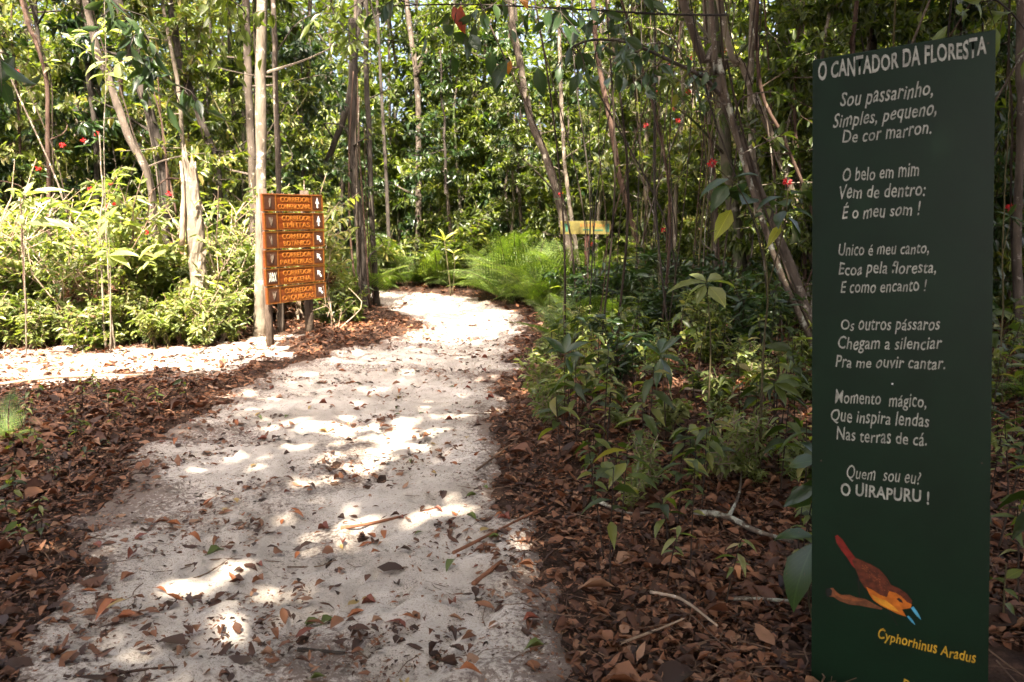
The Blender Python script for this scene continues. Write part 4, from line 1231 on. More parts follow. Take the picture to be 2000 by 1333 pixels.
def leafy_branch(name, pix, r, sub, leafL, ratio, mleaf, mbark, label, n_per, seed, hang=.7, cat='branch', T=TF, extra_leaves=()):
    rs = np.random.RandomState(seed)
    pts = [wp(*p) for p in pix]; P = smooth_path(pts, 6 * len(pts)); B = P[0].copy()
    o = empty(name, B)
    gg = Geo().add(*tube(P - B, np.linspace(r, r * .35, len(P)), 7, rs, .1)); paths = []
    for k in range(sub):
        i0 = int(len(P) * (.25 + .72 * (k + rs.rand()) / sub)); i0 = min(i0, len(P) - 2)
        d = rs.normal(0, 1, 3) * [1, .7, .5]; d[2] -= .5; d /= np.linalg.norm(d)
        e = P[i0] + d * rs.uniform(.2, .45)
        tp_ = np.array([P[i0], (P[i0] + e) / 2 + [0, 0, .04], e + [0, 0, -.05]]) - B
        gg.add(*tube(tp_, [r * .35, r * .25, r * .15], 5, cap=False)); paths.append(tp_)
    mobj('bough', gg.mesh('bough', [M[mbark]], True), o)
    for pth in paths:
        n = max(2, int(n_per * rs.uniform(.7, 1.3)))
        for q in range(n):
            f = min(.999, .2 + .8 * (q + rs.rand()) / n) * 2; i0 = int(f); p = pth[i0] + (pth[i0 + 1] - pth[i0]) * (f - i0)
            a = np.array([rs.normal(0, .5), rs.normal(0, .5), -hang + rs.normal(0, .3)])
            Ln = leafL * rs.uniform(.65, 1.15)
            me = Geo().add(*leaf_geo([(0, 0, 0)], [a], [rs.normal(0, 1, 3)], Ln, Ln * ratio * rs.uniform(.85, 1.15), T, rs.normal(-.1, .1), 0.0)).mesh('leaf', [M[mleaf]], True)
            vein(me)
            mobj('leaf', me, o, p)
    for (px, py, yy, Ln, mm) in extra_leaves:
        me = Geo().add(*leaf_geo([(0, 0, 0)], [(rs.normal(0, .3), rs.normal(0, .3), -1)], [rs.normal(0, .3) , -1, .3], Ln, Ln * ratio * 1.1, T, -.05, 0.0)).mesh('leaf', [M[mm]], True)
        vein(me)
        mobj('leaf', me, o, V(wp(px, py, yy)) - V(B))
    return tag(o, label, cat)


leafy_branch('overhanging_branch', [(1405, 185, 7.8), (1370, 150, 7.3), (1300, 115, 6.8), (1230, 85, 6.4), (1160, 78, 6.0), (1110, 95, 5.8)], .022, 15, .17, .45, 'leaf_dark', 'bark_grey',
             'dark leafy branch arching to the left from the slanting trees', 5, 5,
             extra_leaves=[(1050, 132, 5.2, .19, 'leaf_dark'), (1095, 130, 5.5, .13, 'leaf_dark'), (1205, 145, 6.2, .15, 'leaf_dark')])
leafy_branch('overhanging_branch', [(1420, 30, 6.5), (1300, 28, 6.0), (1150, 20, 5.6), (1000, 12, 5.2), (880, 9, 5.0), (760, 12, 5.0)], .010, 18, .15, .45, 'leaf_dark', 'bark_dark',
             'long thin dark branch crossing the top of the view with hanging leaves', 4, 8,
             extra_leaves=[(990, 118, 5.0, .20, 'leaf_dark'), (975, 130, 5.0, .17, 'leaf_dark'), (998, 118, 5.1, .09, 'orange_leaf'), (900, 10, 5.0, .18, 'red_leaf'), (885, 12, 5.0, .14, 'red_leaf'), (1020, -14, 5.0, .13, 'orange_leaf'), (960, 100, 5.1, .16, 'leaf_dark')])
leafy_branch('overhanging_branch', [(150, -60, 7.0), (230, 10, 7.0), (290, 80, 7.2), (330, 150, 7.4), (350, 200, 7.5)], .016, 16, .26, .28, 'leaf_dark', 'bark_dark',
             'branch of long drooping blue-green leaves at the upper left', 4, 12, hang=.6)
leafy_branch('overhanging_branch', [(-60, 60, 3.6), (-20, 90, 3.6), (8, 120, 3.6)], .008, 3, .16, .4, 'leaf_dark', 'bark_dark',
             'dark leaves hanging in at the upper left edge', 2, 15)
leafy_branch('overhanging_branch', [(640, -60, 9.5), (650, 20, 9.5), (680, 60, 9.5), (720, 90, 9.5)], .014, 16, .20, .3, 'leaf', 'bark_dark',
             'spray of mid green leaves above the vine draped trunk', 5, 18)
leafy_branch('overhanging_branch', [(1780, -90, 5.2), (1900, -30, 5.2), (1970, 20, 5.2), (2010, 70, 5.2)], .012, 8, .16, .42, 'leaf', 'bark_dark',
             'leafy branch above the right corner of the green board', 4, 21)
leafy_branch('overhanging_branch', [(330, -70, 8.0), (420, -20, 8.0), (480, 30, 8.2), (450, 90, 8.4)], .012, 14, .17, .4, 'leaf', 'bark_dark',
             'leafy branch hanging in front of the pale trunk near its top', 5, 24)

# leafy mass of small trees over the bend
PR = [young_tree(61, 2.2, .03, 16, .85, .09, .45, 'leaf_dark', 'bark_dark', .05, per=12, nsub=6, name='leafy_bough_tree'), young_tree(62, 2.0, .03, 16, .8, .10, .45, 'leaf', 'bark_dark', .05, per=12, nsub=6)]
for (px, py, yy, s_, pr, lb) in [(870, 560, 17.8, 1.0, 0, 'dark dense leafy tree standing over the bend of the path'), (1010, 560, 17.5, .8, 1, 'mid green leafy tree right of the dense dark one'),
                                 (590, 560, 14.0, .7, 1, 'leafy small tree behind the right end of the signpost')]:
    pth = [wp(px + 15, py, yy), wp(px + 4, py - 180, yy - .3), wp(px, 330, yy - .8)]
    base = pth[0]; base.z = hz(base.x, base.y); o = empty('small_tree', base); B = np.array(base)
    mobj('trunk', Geo().add(*tube(smooth_path(pth, 12) - B, np.linspace(.05, .03, 12), 7, np.random.RandomState(2), .08)).mesh('trunk', [M['bark_grey']], True), o)
    c = mobj('crown', PR[pr][1][1][1], o, V(pth[-1]) - base + V((0, 0, -.4))); c.scale = (s_ * 1.3,) * 3
    t_ = mobj('limb', PR[pr][1][0][1], o, V(pth[-1]) - base + V((0, 0, -.4))); t_.scale = (s_ * 1.3,) * 3
    tag(o, lb, 'tree')

# ------------------------------------------------------------------ BROKEN STUMP in the clearing
b0 = wp(388, 620, 10.3); b0.z = hz(b0.x, b0.y)
o = empty('broken_stump', b0); B = np.array(b0); rs = np.random.RandomState(9)
P = smooth_path([wp(390, 630, 10.3), wp(385, 500, 10.3), wp(377, 400, 10.3), wp(370, 335, 10.3)], 16) - B
Vs, tr, qd = tube(P, np.linspace(.125, .085, 16), 14, rs, .24)
top_ring = slice(15 * 14, 16 * 14)
Vs[top_ring, 2] += np.abs(rs.normal(0, .12, 14)) + np.array([.2, .34, .05, .22, -.05, .1, -.08, .06, -.1, .05, -.04, .12, .02, .25])
mobj('trunk', Geo().add(Vs, tr, qd).mesh('trunk', [M['bark_pale']]), o)
P2 = smooth_path([wp(355, 480, 10.2), wp(358, 400, 10.2), wp(356, 345, 10.2), wp(352, 315, 10.2)], 10) - B
mobj('splinter', Geo().add(*tube(P2, np.linspace(.045, .012, 10), 7, rs, .25)).mesh('splinter', [M['dead_wood']], True), o)
P2 = smooth_path([wp(350, 350, 10.2), wp(325, 350, 10.2), wp(300, 372, 10.1), wp(290, 385, 10.1)], 10) - B
mobj('vine', Geo().add(*tube(P2, np.linspace(.012, .007, 10), 6, rs, .1)).mesh('vine', [M['bark_red']], True), o)
tag(o, 'broken jagged tree stump with pale bark in the clearing', 'stump')

# dead brushwood at the left
for q, (cx, cy_, nb_, lb) in enumerate([(60, 640, 16, 'heap of bleached dead twigs at the left edge of the clearing'), (270, 640, 9, 'tangle of dead pale twigs at the foot of the thicket'), (655, 655, 5, 'bare forked white twig beside the right signpost leg')]):
    b0 = gp(cx, cy_); b0.z = hz(b0.x, b0.y); rs = np.random.RandomState(40 + q); o = empty('dead_bush', b0)
    for k in range(nb_):
        a = rs.rand() * 6.28; ln = rs.uniform(.5, 1.3) * (1 if q < 2 else .55); el = rs.uniform(.1, .9) if q < 2 else rs.uniform(.9, 1.4)
        s0 = np.array([rs.normal(0, .4), rs.normal(0, .2), .0]) * (1 if q < 2 else .1)
        e = s0 + np.array([math.cos(a) * math.cos(el), math.sin(a) * math.cos(el), math.sin(el)]) * ln
        mid = (s0 + e) / 2 + rs.normal(0, .08, 3) + [0, 0, .08]; bp = smooth_path([s0, mid, e], 7)
        gg = Geo().add(*tube(bp, np.linspace(.010, .003, 7), 5, cap=False))
        for b_ in range(3):
            k2 = rs.randint(2, 6); gg.add(*tube([bp[k2], bp[k2] + rs.normal(0, .12, 3) + [0, 0, .08]], [.004, .002], 4, cap=False))
        mobj('twig', gg.mesh('twig', [M['dead_wood']], True), o)
    tag(o, lb, 'dead bush')


# ------------------------------------------------------------------ HERO PLANTS with leaves as parts
def hero_plant(name, base_px, yy, stems, leaves, flowers, label, mleaf='leaf_dark', cat='plant', mstem='stem_green', r=.008):
    b0 = wp(base_px[0], base_px[1], yy); b0.z = hz(b0.x, b0.y); o = empty(name, b0); B = V(b0); rs = np.random.RandomState(base_px[0])
    for st_ in stems:
        pts = [wp(*p) for p in st_]
        if st_ is stems[0]: pts.insert(0, V((b0.x, b0.y, b0.z - .02)))
        P = smooth_path(pts, 12) - np.array(B)
        mobj('stem', Geo().add(*tube(P, np.linspace(r if st_ is stems[0] else r * .6, r * .35, 12), 6, rs, .1)).mesh('stem', [M[mstem]], True), o)
    for lf in leaves:       # (base px,py) -> (tip px,py), depth change, width ratio, material
        (x0, y0), (x1, y1), dy, ra = lf[:4]; mm = lf[4] if len(lf) > 4 else mleaf
        p0 = wp(x0, y0, yy); p1 = wp(x1, y1, yy + dy); a = p1 - p0
        nrm = V((rs.normal(0, .25), -.5 + rs.normal(0, .2), .8))
        me = vein(Geo().add(*leaf_geo([(0, 0, 0)], [tuple(a)], [tuple(nrm)], a.length, a.length * ra, TF, -.12, 0.0)).mesh('leaf', [M[mm]], True))
        mobj('leaf', me, o, p0 - B)
    if cat == 'sapling':
        for lf in list(leaves):
            (x0, y0), (x1, y1), dy, ra = lf[:4]
            for e in range(2):
                p0 = wp(x0 + rs.normal(0, 5), y0 + rs.normal(0, 9), yy); p1 = p0 + V((rs.normal(0, .12), rs.normal(0, .12), rs.normal(.01, .05)))
                a = p1 - p0; a = a.normalized() * rs.uniform(.12, .2)
                me = Geo().add(*leaf_geo([(0, 0, 0)], [tuple(a)], [(rs.normal(0, .3), -.3, .9)], a.length, a.length * .4, TF, -.15, 0.0)).mesh('leaf', [M[mleaf]], True)
                mobj('leaf', me, o, p0 - B)
    for (fx, fy) in flowers:
        c = wp(fx, fy, yy) - B; n = 26
        d = rs.normal(0, 1, (n, 3)); d /= np.linalg.norm(d, axis=1)[:, None]
        me = Geo().add(*leaf_geo(d * .008, d, np.roll(d, 1, axis=1), .022, .012, TM)).mesh('flower', [M['flower']])
        mobj('flower', me, o, c)
    return tag(o, label, cat)


hero_plant('flowering_shrub', (1480, 1000), 4.3, [[(1490, 700, 4.3), (1500, 560, 4.3), (1480, 440, 4.3), (1430, 350, 4.3), (1395, 325, 4.3)], [(1500, 560, 4.3), (1530, 450, 4.3), (1540, 365, 4.3)]],
           [((1430, 350), (1480, 332), -.1, .38), ((1425, 350), (1358, 378), .1, .38), ((1420, 362), (1390, 405), -.1, .5), ((1440, 362), (1437, 382), .15, .8), ((1445, 372), (1415, 375), .2, .4),
            ((1428, 410), (1398, 462), -.1, .45, 'yellow_leaf'), ((1450, 400), (1475, 372), .2, .5), ((1530, 385), (1478, 395), -.1, .32), ((1540, 410), (1588, 415), -.1, .38), ((1530, 412), (1516, 438), -.1, .55),
            ((1525, 440), (1500, 478), -.08, .32, 'yellow_leaf'), ((1540, 425), (1575, 480), .05, .5), ((1545, 380), (1590, 372), .2, .35), ((1545, 430), (1560, 470), .15, .6), ((1490, 420), (1450, 430), .2, .4), ((1535, 405), (1510, 380), .3, .4)],
           [(1391, 319), (1538, 356)], 'dark broad leaved shrub with two red flowers left of the green board')
hero_plant('seedling_plant', (1385, 760), 5.4, [[(1388, 680, 5.4), (1384, 600, 5.4), (1378, 552, 5.4)]],
           [((1380, 552), (1305, 556), -.1, .26), ((1380, 550), (1345, 530), .1, .35), ((1380, 550), (1440, 548), .1, .3), ((1380, 552), (1420, 530), .2, .28), ((1385, 560), (1418, 592), -.15, .62), ((1378, 558), (1360, 590), -.1, .45), ((1378, 556), (1335, 575), .1, .35)],
           [], 'sunlit seedling with broad spreading leaves below the slanting trees', 'leaf_light')
hero_plant('seedling_plant', (1113, 840), 5.2, [[(1110, 760, 5.2), (1103, 690, 5.2)]],
           [((1103, 690), (1065, 655), 0, .35), ((1103, 690), (1110, 645), .1, .4), ((1103, 690), (1150, 660), 0, .35), ((1103, 692), (1070, 680), -.1, .35), ((1103, 695), (1140, 690), -.1, .35), ((1105, 700), (1120, 730), -.1, .4)],
           [], 'dark seedling on a thin black stem at the right edge of the path', 'leaf_dark', mstem='stem_dark', r=.005)
hero_plant('seedling_plant', (1300, 880), 4.8, [[(1298, 790, 4.8), (1290, 700, 4.8)]],
           [((1290, 690), (1330, 650), 0, .3), ((1290, 695), (1340, 705), -.1, .3), ((1290, 695), (1250, 660), .1, .35), ((1290, 700), (1280, 755), -.1, .32), ((1290, 700), (1320, 760), -.05, .3), ((1290, 690), (1295, 650), .15, .35)],
           [], 'dark seedling with long drooping leaves in the middle of the litter', 'leaf_dark', mstem='stem_dark', r=.005)
hero_plant('seedling_plant', (1510, 900), 4.6, [[(1512, 820, 4.6), (1512, 745, 4.6)]],
           [((1512, 750), (1550, 728), -.1, .4, 'leaf'), ((1512, 750), (1570, 770), -.1, .4), ((1512, 752), (1485, 765), 0, .4), ((1512, 750), (1540, 790), -.1, .4), ((1512, 750), (1575, 745), .1, .35)],
           [], 'green seedling with oval leaves next to the left edge of the green board', 'leaf', mstem='stem_dark', r=.005)
hero_plant('broad_leaf_plant', (1600, 1290), 2.75, [[(1580, 1180, 2.8), (1590, 1060, 2.8), (1600, 900, 2.9)]],
           [((1590, 1060), (1530, 1190), -.05, .5), ((1596, 950), (1528, 985), 0, .4), ((1600, 900), (1530, 905), .1, .45), ((1600, 890), (1570, 860), 0, .6), ((1596, 930), (1540, 1010), .1, .4), ((1590, 1050), (1500, 1040), .15, .35)],
           [], 'dark broad leaved plant half hidden behind the left edge of the green board', 'leaf_dark', r=.006)
hero_plant('broad_leaf_plant', (1960, 1300), 2.75, [[(1960, 1200, 2.75), (1965, 1100, 2.75)]],
           [((1965, 1130), (1998, 1110), 0, .6), ((1962, 1140), (1935, 1120), .1, .5), ((1962, 1180), (1990, 1200), 0, .6), ((1955, 1255), (1965, 1320), 0, .5), ((1960, 1150), (1990, 1165), -.05, .6)],
           [], 'plant with rounded leaves low at the right of the green board', 'leaf', r=.005)
hero_plant('seedling_plant', (60, 1210), 3.5, [[(58, 1180, 3.5), (55, 1150, 3.5)]],
           [((55, 1150), (10, 1130), 0, .4), ((55, 1150), (85, 1148), 0, .45), ((55, 1152), (30, 1170), -.1, .45), ((55, 1152), (60, 1120), .1, .4), ((55, 1150), (90, 1125), .1, .35)],
           [], 'small bright seedling in the litter at the near left', 'leaf', r=.004)
hero_plant('broad_leaf_plant', (20, 1320), 2.9, [[(15, 1300, 2.9), (10, 1290, 2.9)]],
           [((10, 1290), (60, 1270), 0, .5), ((5, 1295), (85, 1300), 0, .45), ((5, 1300), (60, 1330), -.05, .45), ((0, 1290), (-20, 1260), 0, .5)],
           [], 'dark broad leaved plant in the near left corner', 'leaf_dark', r=.005)
hero_plant('sapling', (205, 520), 9.4, [[(206, 400, 9.4), (203, 240, 9.3), (208, 150, 9.3), (205, 60, 9.3), (203, -30, 9.3)], [(206, 130, 9.3), (170, 100, 9.3), (140, 80, 9.2)], [(206, 150, 9.3), (240, 120, 9.2), (255, 130, 9.2)]],
           [((205, 60), (255, 62), -.1, .3), ((205, 60), (175, 75), -.1, .3), ((205, 55), (250, 50), .1, .3), ((205, 55), (190, 40), 0, .4), ((205, 58), (238, 32), .1, .35), ((206, 120), (160, 140), -.1, .3), ((206, 145), (250, 150), -.1, .3), ((206, 145), (170, 150), -.1, .3),
            ((240, 120), (262, 110), -.1, .4), ((240, 120), (225, 155), -.1, .5), ((206, 130), (235, 110), .1, .4), ((140, 80), (120, 60), 0, .4), ((140, 80), (165, 60), 0, .4), ((170, 100), (150, 110), -.1, .4), ((255, 130), (262, 150), -.1, .4), ((208, 160), (200, 190), 0, .4)],
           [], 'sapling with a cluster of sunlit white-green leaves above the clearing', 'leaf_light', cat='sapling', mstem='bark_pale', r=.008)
hero_plant('sapling', (215, 690), 9.2, [[(216, 560, 9.2), (212, 430, 9.2)]],
           [((212, 430), (190, 462), -.1, .4), ((212, 430), (225, 400), 0, .5), ((212, 430), (245, 425), 0, .4), ((212, 430), (180, 440), .1, .4), ((212, 500), (265, 490), -.1, .3), ((212, 500), (255, 515), -.1, .35), ((212, 490), (205, 480), .1, .4), ((270, 510), (300, 470), 0, .25)],
           [], 'thin stem topped with broad sunlit white-green leaves in front of the thicket', 'leaf_light', cat='sapling', mstem='bark_pale', r=.008)
hero_plant('sapling', (48, 660), 9.2, [[(48, 520, 9.2), (46, 380, 9.2)]],
           [((46, 385), (90, 365), -.1, .3), ((46, 385), (130, 360), .1, .2), ((46, 390), (30, 372), -.1, .4), ((46, 395), (25, 402), 0, .4), ((46, 390), (80, 400), -.1, .3), ((46, 440), (110, 435), 0, .35), ((46, 440), (150, 432), .1, .3), ((50, 380), (65, 350), .1, .35)],
           [], 'thin stem with a rosette of pale leaves at the far left', 'leaf_light', cat='sapling', mstem='bark_pale', r=.007)
hero_plant('young_palm', (880, 575), 16.6, [[(877, 540, 16.6), (868, 470, 16.6)], [(884, 575, 16.6), (888, 520, 16.6), (886, 495, 16.6)]],
           [((868, 470), (845, 455), 0, .25), ((868, 470), (890, 450), 0, .25), ((868, 470), (860, 445), 0, .25), ((886, 495), (872, 485), 0, .3), ((886, 495), (900, 485), 0, .3)],
           [], 'pale yellow young shoot standing at the end of the sand', 'yellow_leaf', cat='shoot', mstem='stem_green', r=.02)

# red flowers dotted through the shrubs
for (px, py, yy) in [(30, 140, 9.5), (190, 262, 11.5), (163, 275, 11.5), (122, 284, 11.5), (75, 330, 11), (177, 370, 11), (215, 358, 11), (225, 402, 10.5), (330, 378, 10.8), (205, 405, 10.5), (285, 455, 10),
                     (1270, 185, 12), (1305, 128, 11), (1280, 180, 12), (1318, 212, 11.5), (1324, 236, 12), (1345, 180, 11), (1262, 245, 12), (1095, 380, 13), (1155, 478, 12.5), (1295, 450, 12), (1346, 115, 10), (1225, 125, 12), (1417, 98, 9), (1974, 405, 7)]:
    c = wp(px, py, yy); rs = np.random.RandomState(px + py)
    n = 16; d = rs.normal(0, 1, (n, 3)); d /= np.linalg.norm(d, axis=1)[:, None]
    o = empty('flower_sprig', c)
    mobj('blossom', Geo().add(*leaf_geo(d * .01, d, np.roll(d, 1, axis=1), .04, .022, TS)).mesh('blossom', [M['flower']]), o)
    lf = rs.normal(0, 1, (7, 3)) * [1, 1, .4]
    gg = Geo().add(*tube([(0, 0, 0), (.02, .02, -.15), (0, .05, -.45)], .004, 4)).add(*leaf_geo(np.tile([0, .0, -.08], (7, 1)), lf, np.tile([0, -.2, 1], (7, 1)), .14, .055, TM), m=1)
    mobj('stem', gg.mesh('stem', [M['stem_green'], M['leaf_dark']]), o)
    ph = 'above the clearing' if px < 500 else ('right of the green board' if px > 1900 else 'among the trees right of the path')
    tag(o, 'small red flower head on a leafy sprig ' + ph, 'flower', 'red flower heads ' + ph)

# ------------------------------------------------------------------ WOODEN DIRECTION SIGN


def text_mesh(body, mats, shear=0.0, offset=0.0, bold_ext=0.0, spacing=1.0, jit=0.0, seed=0):
    cu = bpy.data.curves.new('lettering', 'FONT'); cu.body = body; cu.size = 1.0; cu.shear = shear; cu.offset = offset; cu.extrude = bold_ext
    cu.space_character = spacing; cu.resolution_u = 3; cu.fill_mode = 'FRONT' if bold_ext == 0 else 'BOTH'
    ob = bpy.data.objects.new('tmp', cu); COL.objects.link(ob)
    dg = bpy.context.evaluated_depsgraph_get()
    me = bpy.data.meshes.new_from_object(ob.evaluated_get(dg))
    bpy.data.objects.remove(ob)
    n = len(me.vertices); co = np.zeros(n * 3); me.vertices.foreach_get('co', co); co = co.reshape(-1, 3)
    if offset > 1e-4 and (co[:, 1].max() > 1.0 or co[:, 1].min() < -.32):      # a spike from the thickened outline
        return text_mesh(body, mats, shear, offset * .85 - .0003, bold_ext, spacing)
    me.materials.clear(); me.materials.append(mats)
    return me, co


def set_co(me, co):
    me.vertices.foreach_set('co', np.asarray(co, np.float32).ravel()); me.update()


pL = wp(519, 597, 9.8); pR = wp(634, 577, 10.72)
z_top = wp(519, 377, 9.8).z
u = V((pR.x - pL.x, pR.y - pL.y, 0)); WL = u.length; u.normalize()
nrm = V((u.y, -u.x, 0))          # towards the viewer
base = V((pL.x, pL.y, 0)); base.z = 0
ang = math.atan2(u.y, u.x)
so = empty('direction_sign', (base.x, base.y, hz(base.x, base.y)), (0, math.radians(0.0), ang))
z0 = pL.z - so.location.z
HB = (z_top - pL.z)
print('sign', WL, HB, z0)
rs = np.random.RandomState(4)
# local frame: x along the boards, -y towards the viewer, z up
for (x0, x1, nm) in ((.05, .15, 'post'), (WL - .30, WL - .18, 'post')):
    xm = (x0 + x1) / 2; r = (x1 - x0) / 2
    zt = z0 + HB + .055
    Vs, tr, qd = tube([(xm, r + .012, -.25), (xm, r + .012, .4), (xm + .004, r + .012, 1.0), (xm, r + .012, zt)], [r * 1.05, r, r, r * .95], 12, rs, .05)
    mobj('post', Geo().add(Vs, tr, qd).mesh('post', [M['post_wood']], True), so)
rows = [('CORREDOR', 'CONVENCIONAL', 0), ('CORREDOR', 'EPÍFITAS', 0), ('CORREDOR', 'BOTÂNICO', 1), ('CORREDOR', 'PALMEIRAS', 1), ('CORREDOR', 'INDÍGENA', 1), ('CORREDOR', 'ORQUÍDEAS', 1)]
bh = HB / 6; gap = .014
for i_, (ta, tb, ar) in enumerate(rows):
    zt = z0 + HB - i_ * bh - gap / 2; zb = zt - bh + gap
    sl = .012 * math.sin(i_ * 1.3)
    bd = mobj('board', Geo().add(*[box(0, WL, -.030, 0, 0, zt - zb, .006)[0], None, box(0, WL, -.03, 0, 0, zt - zb, .006)[1]]).mesh('board', [M['varnish']]), so, (sl, 0, zb))
    bd.rotation_euler = (0, rs.normal(0, .003), 0)
    hh = zt - zb
    fr = Geo()
    for bx in ((.004, WL - .004, hh - .016, hh - .004), (.004, WL - .004, .004, .014), (.004, .018, .016, hh - .018), (WL - .018, WL - .004, .016, hh - .018),
               (.215, .227, .016, hh - .018), (WL - .215, WL - .203, .016, hh - .018)):
        v_, q_ = box(bx[0], bx[1], -.036, -.0285, bx[2], bx[3]); fr.add(v_, None, q_)
    mobj('rim', fr.mesh('rim', [M['wood_edge']]), bd)
    for (a, b_) in ((.035, .2), (WL - .19, WL - .03)):
        v_, q_ = box(a, b_, -.033, -.029, .028, hh - .028); mobj('panel', Geo().add(v_, None, q_).mesh('panel', [M['panel_black']]), bd)
    # arrow
    cx = WL - .11; cz = hh / 2; A0 = [(-.012, -.065), (.012, -.065), (.012, .0), (.036, -.012), (0, .075), (-.036, -.012), (-.012, .0)]
    th = 0 if ar == 0 else math.radians(40)
    if ar: A0 = [(-.013, -.058), (.013, -.058), (.013, .012), (.042, .0), (0, .06), (-.042, .0), (-.013, .012)]
    pts = [(cx + (a * math.cos(th) - c_ * math.sin(th)), -.035, cz + (a * math.sin(th) + c_ * math.cos(th))) for a, c_ in A0]
    me = bpy.data.meshes.new('arrow'); me.from_pydata(pts, [], [tuple(range(7))]); me.materials.append(M['arrow_white']); mobj('arrow', me, bd)
    # icon
    if i_ == 4:
        gg = Geo()
        for (xa, za, xb, zb_) in ((.06, .16, .09, .05), (.09, .05, .12, .16), (.12, .16, .15, .05), (.15, .05, .18, .16), (.06, .05, .09, .16), (.09, .16, .12, .05), (.12, .05, .15, .16), (.15, .16, .18, .05)):
            s_ = hh / .21; v_, t2, q2 = tube([(xa, -.035, za * s_), (xb, -.035, zb_ * s_)], .0035, 4); gg.add(v_, t2, q2)
        mobj('emblem', gg.mesh('emblem', [M['letter_white']]), bd)
    else:
        gg = Geo(); rs2 = np.random.RandomState(i_)
        for q in range(5):
            a = rs2.uniform(-.9, .9); v_, t2, q2 = tube([(.117, -.0345, hh * .25), (.117 + math.sin(a) * .03, -.0345, hh * .5), (.117 + math.sin(a) * .055, -.0345, hh * .74)], [.006, .008, .003], 4); gg.add(v_, t2, q2)
        mobj('emblem', gg.mesh('emblem', [M['post_wood']]), bd)
    for line, (zz_, capz, tx0, tx1) in ((ta, (hh * .54, hh * .30, .30, WL - .25)), (tb, (hh * .14, hh * .29, .26 if len(tb) > 8 else .32, WL - .235 if len(tb) > 8 else WL - .27))):
        me, co = text_mesh(line, M['carved'], offset=.012, bold_ext=.004)
        # cap height from the first letter
        cap = .72; wdt = co[:, 0].max() - co[:, 0].min()
        co2 = np.stack([tx0 + (co[:, 0] - co[:, 0].min()) / wdt * (tx1 - tx0), -.0315 - co[:, 2] * .6, zz_ + co[:, 1] / cap * capz], -1)
        set_co(me, co2); mobj('lettering', me, bd)
tag(so, 'varnished wooden signpost with six stacked arrow boards for the trails', 'sign')

# ------------------------------------------------------------------ GREEN POEM BOARD
Rv = (RT * (2540 / F) + UP * (-26 / F) - FW).normalized()
Dv = (RT * (527 / F) - UP * (35000 / F) + FW)
Dv = (Dv - Rv * Dv.dot(Rv)).normalized()
Nv = Rv.cross(Dv).normalized()
if Nv.dot(FW) > 0: Nv = -Nv
TL = EYE + ray(1587, 117) * 2.55


def onb(px, py):
    """photo pixel -> (u, v) on the board, v downwards"""
    d = ray(px, py); t_ = (TL - EYE).dot(Nv) / d.dot(Nv); q = EYE + d * t_ - TL
    return q.dot(Rv), q.dot(Dv)


BW = onb(1945, 57)[0]; vb = onb(1757, 1333)[1]; BH = vb + .14
print('board width', BW, 'visible height', vb, 'bottom z', (TL + Dv * BH).z)
gb = empty('poem_board', V(TL + Rv * BW / 2 + Dv * BH)); GB = gb.location.copy()
rot = Matrix((Rv, -Nv, -Dv)).transposed()       # local x right, y into the board, z up
gb.rotation_mode = 'XYZ'; gb.rotation_euler = rot.to_euler()


def bl(u_, v_, off=0.0):
    return (u_ - BW / 2, -off, BH - v_)


v_, q_ = box(-BW / 2, BW / 2, 0.0, .022, 0, BH, .004)
mobj('panel', Geo().add(v_, None, q_).mesh('panel', [M['board_green']]), gb)
for xs in (-BW / 2 + .06, BW / 2 - .12):
    v_, q_ = box(xs, xs + .06, .0235, .07, -.75, BH * .93, .004)
    mobj('post', Geo().add(v_, None, q_).mesh('post', [M['post_wood']]), gb)
lines = [  # text, left baseline px, right baseline px, cap height px, bold, shear, colour
    ('O CANTADOR DA FLORESTA', (1598, 159), (1927, 106), 33, .022, 0.0, 'letter_white'),
    ('Sou passarinho,', (1641, 209), (1822, 186), 30, .006, .28, 'letter_white'),
    ('Simples, pequeno,', (1627, 250), (1829, 224), 28, .006, .28, 'letter_white'),
    ('De cor marron.', (1645, 281), (1819, 262), 27, .006, .2, 'letter_white'),
    ('O belo em mim', (1646, 355), (1795, 344), 26, .006, .15, 'letter_white'),
    ('Vem de dentro:', (1640, 390), (1808, 382), 27, .006, .2, 'letter_white'),
    ('É o meu som !', (1645, 428), (1798, 421), 25, .006, .2, 'letter_white'),
    ('Unico é meu canto,', (1638, 500), (1814, 495), 24, .006, .2, 'letter_white'),
    ('Ecoa pela floresta,', (1638, 537), (1828, 533), 24, .006, .2, 'letter_white'),
    ('E como encanto !', (1642, 572), (1810, 570), 24, .006, .2, 'letter_white'),
    ('Os outros pássaros', (1643, 645), (1836, 645), 24, .006, .2, 'letter_white'),
    ('Chegam a silenciar', (1637, 681), (1840, 683), 24, .006, .2, 'letter_white'),
    ('Pra me ouvir cantar.', (1632, 717), (1846, 722), 24, .006, .2, 'letter_white'),
    ('Momento  mágico,', (1631, 787), (1809, 797), 25, .006, .15, 'letter_white'),
    ('Que inspira lendas', (1623, 822), (1815, 835), 26, .006, .2, 'letter_white'),
    ('Nas terras de cá.', (1634, 858), (1810, 872), 26, .006, .1, 'letter_white'),
    ('Quem  sou eu?', (1654, 933), (1799, 946), 25, .008, .25, 'letter_white'),
    ('O UIRAPURU !', (1642, 966), (1815, 984), 24, .020, 0.05, 'letter_white'),
    ('Cyphorhinus Aradus', (1715, 1247), (1906, 1297), 20, .012, .2, 'letter_yellow'),
    ('Pássaro', (1762, 1343), (1850, 1365), 20, .012, .2, 'letter_yellow')]
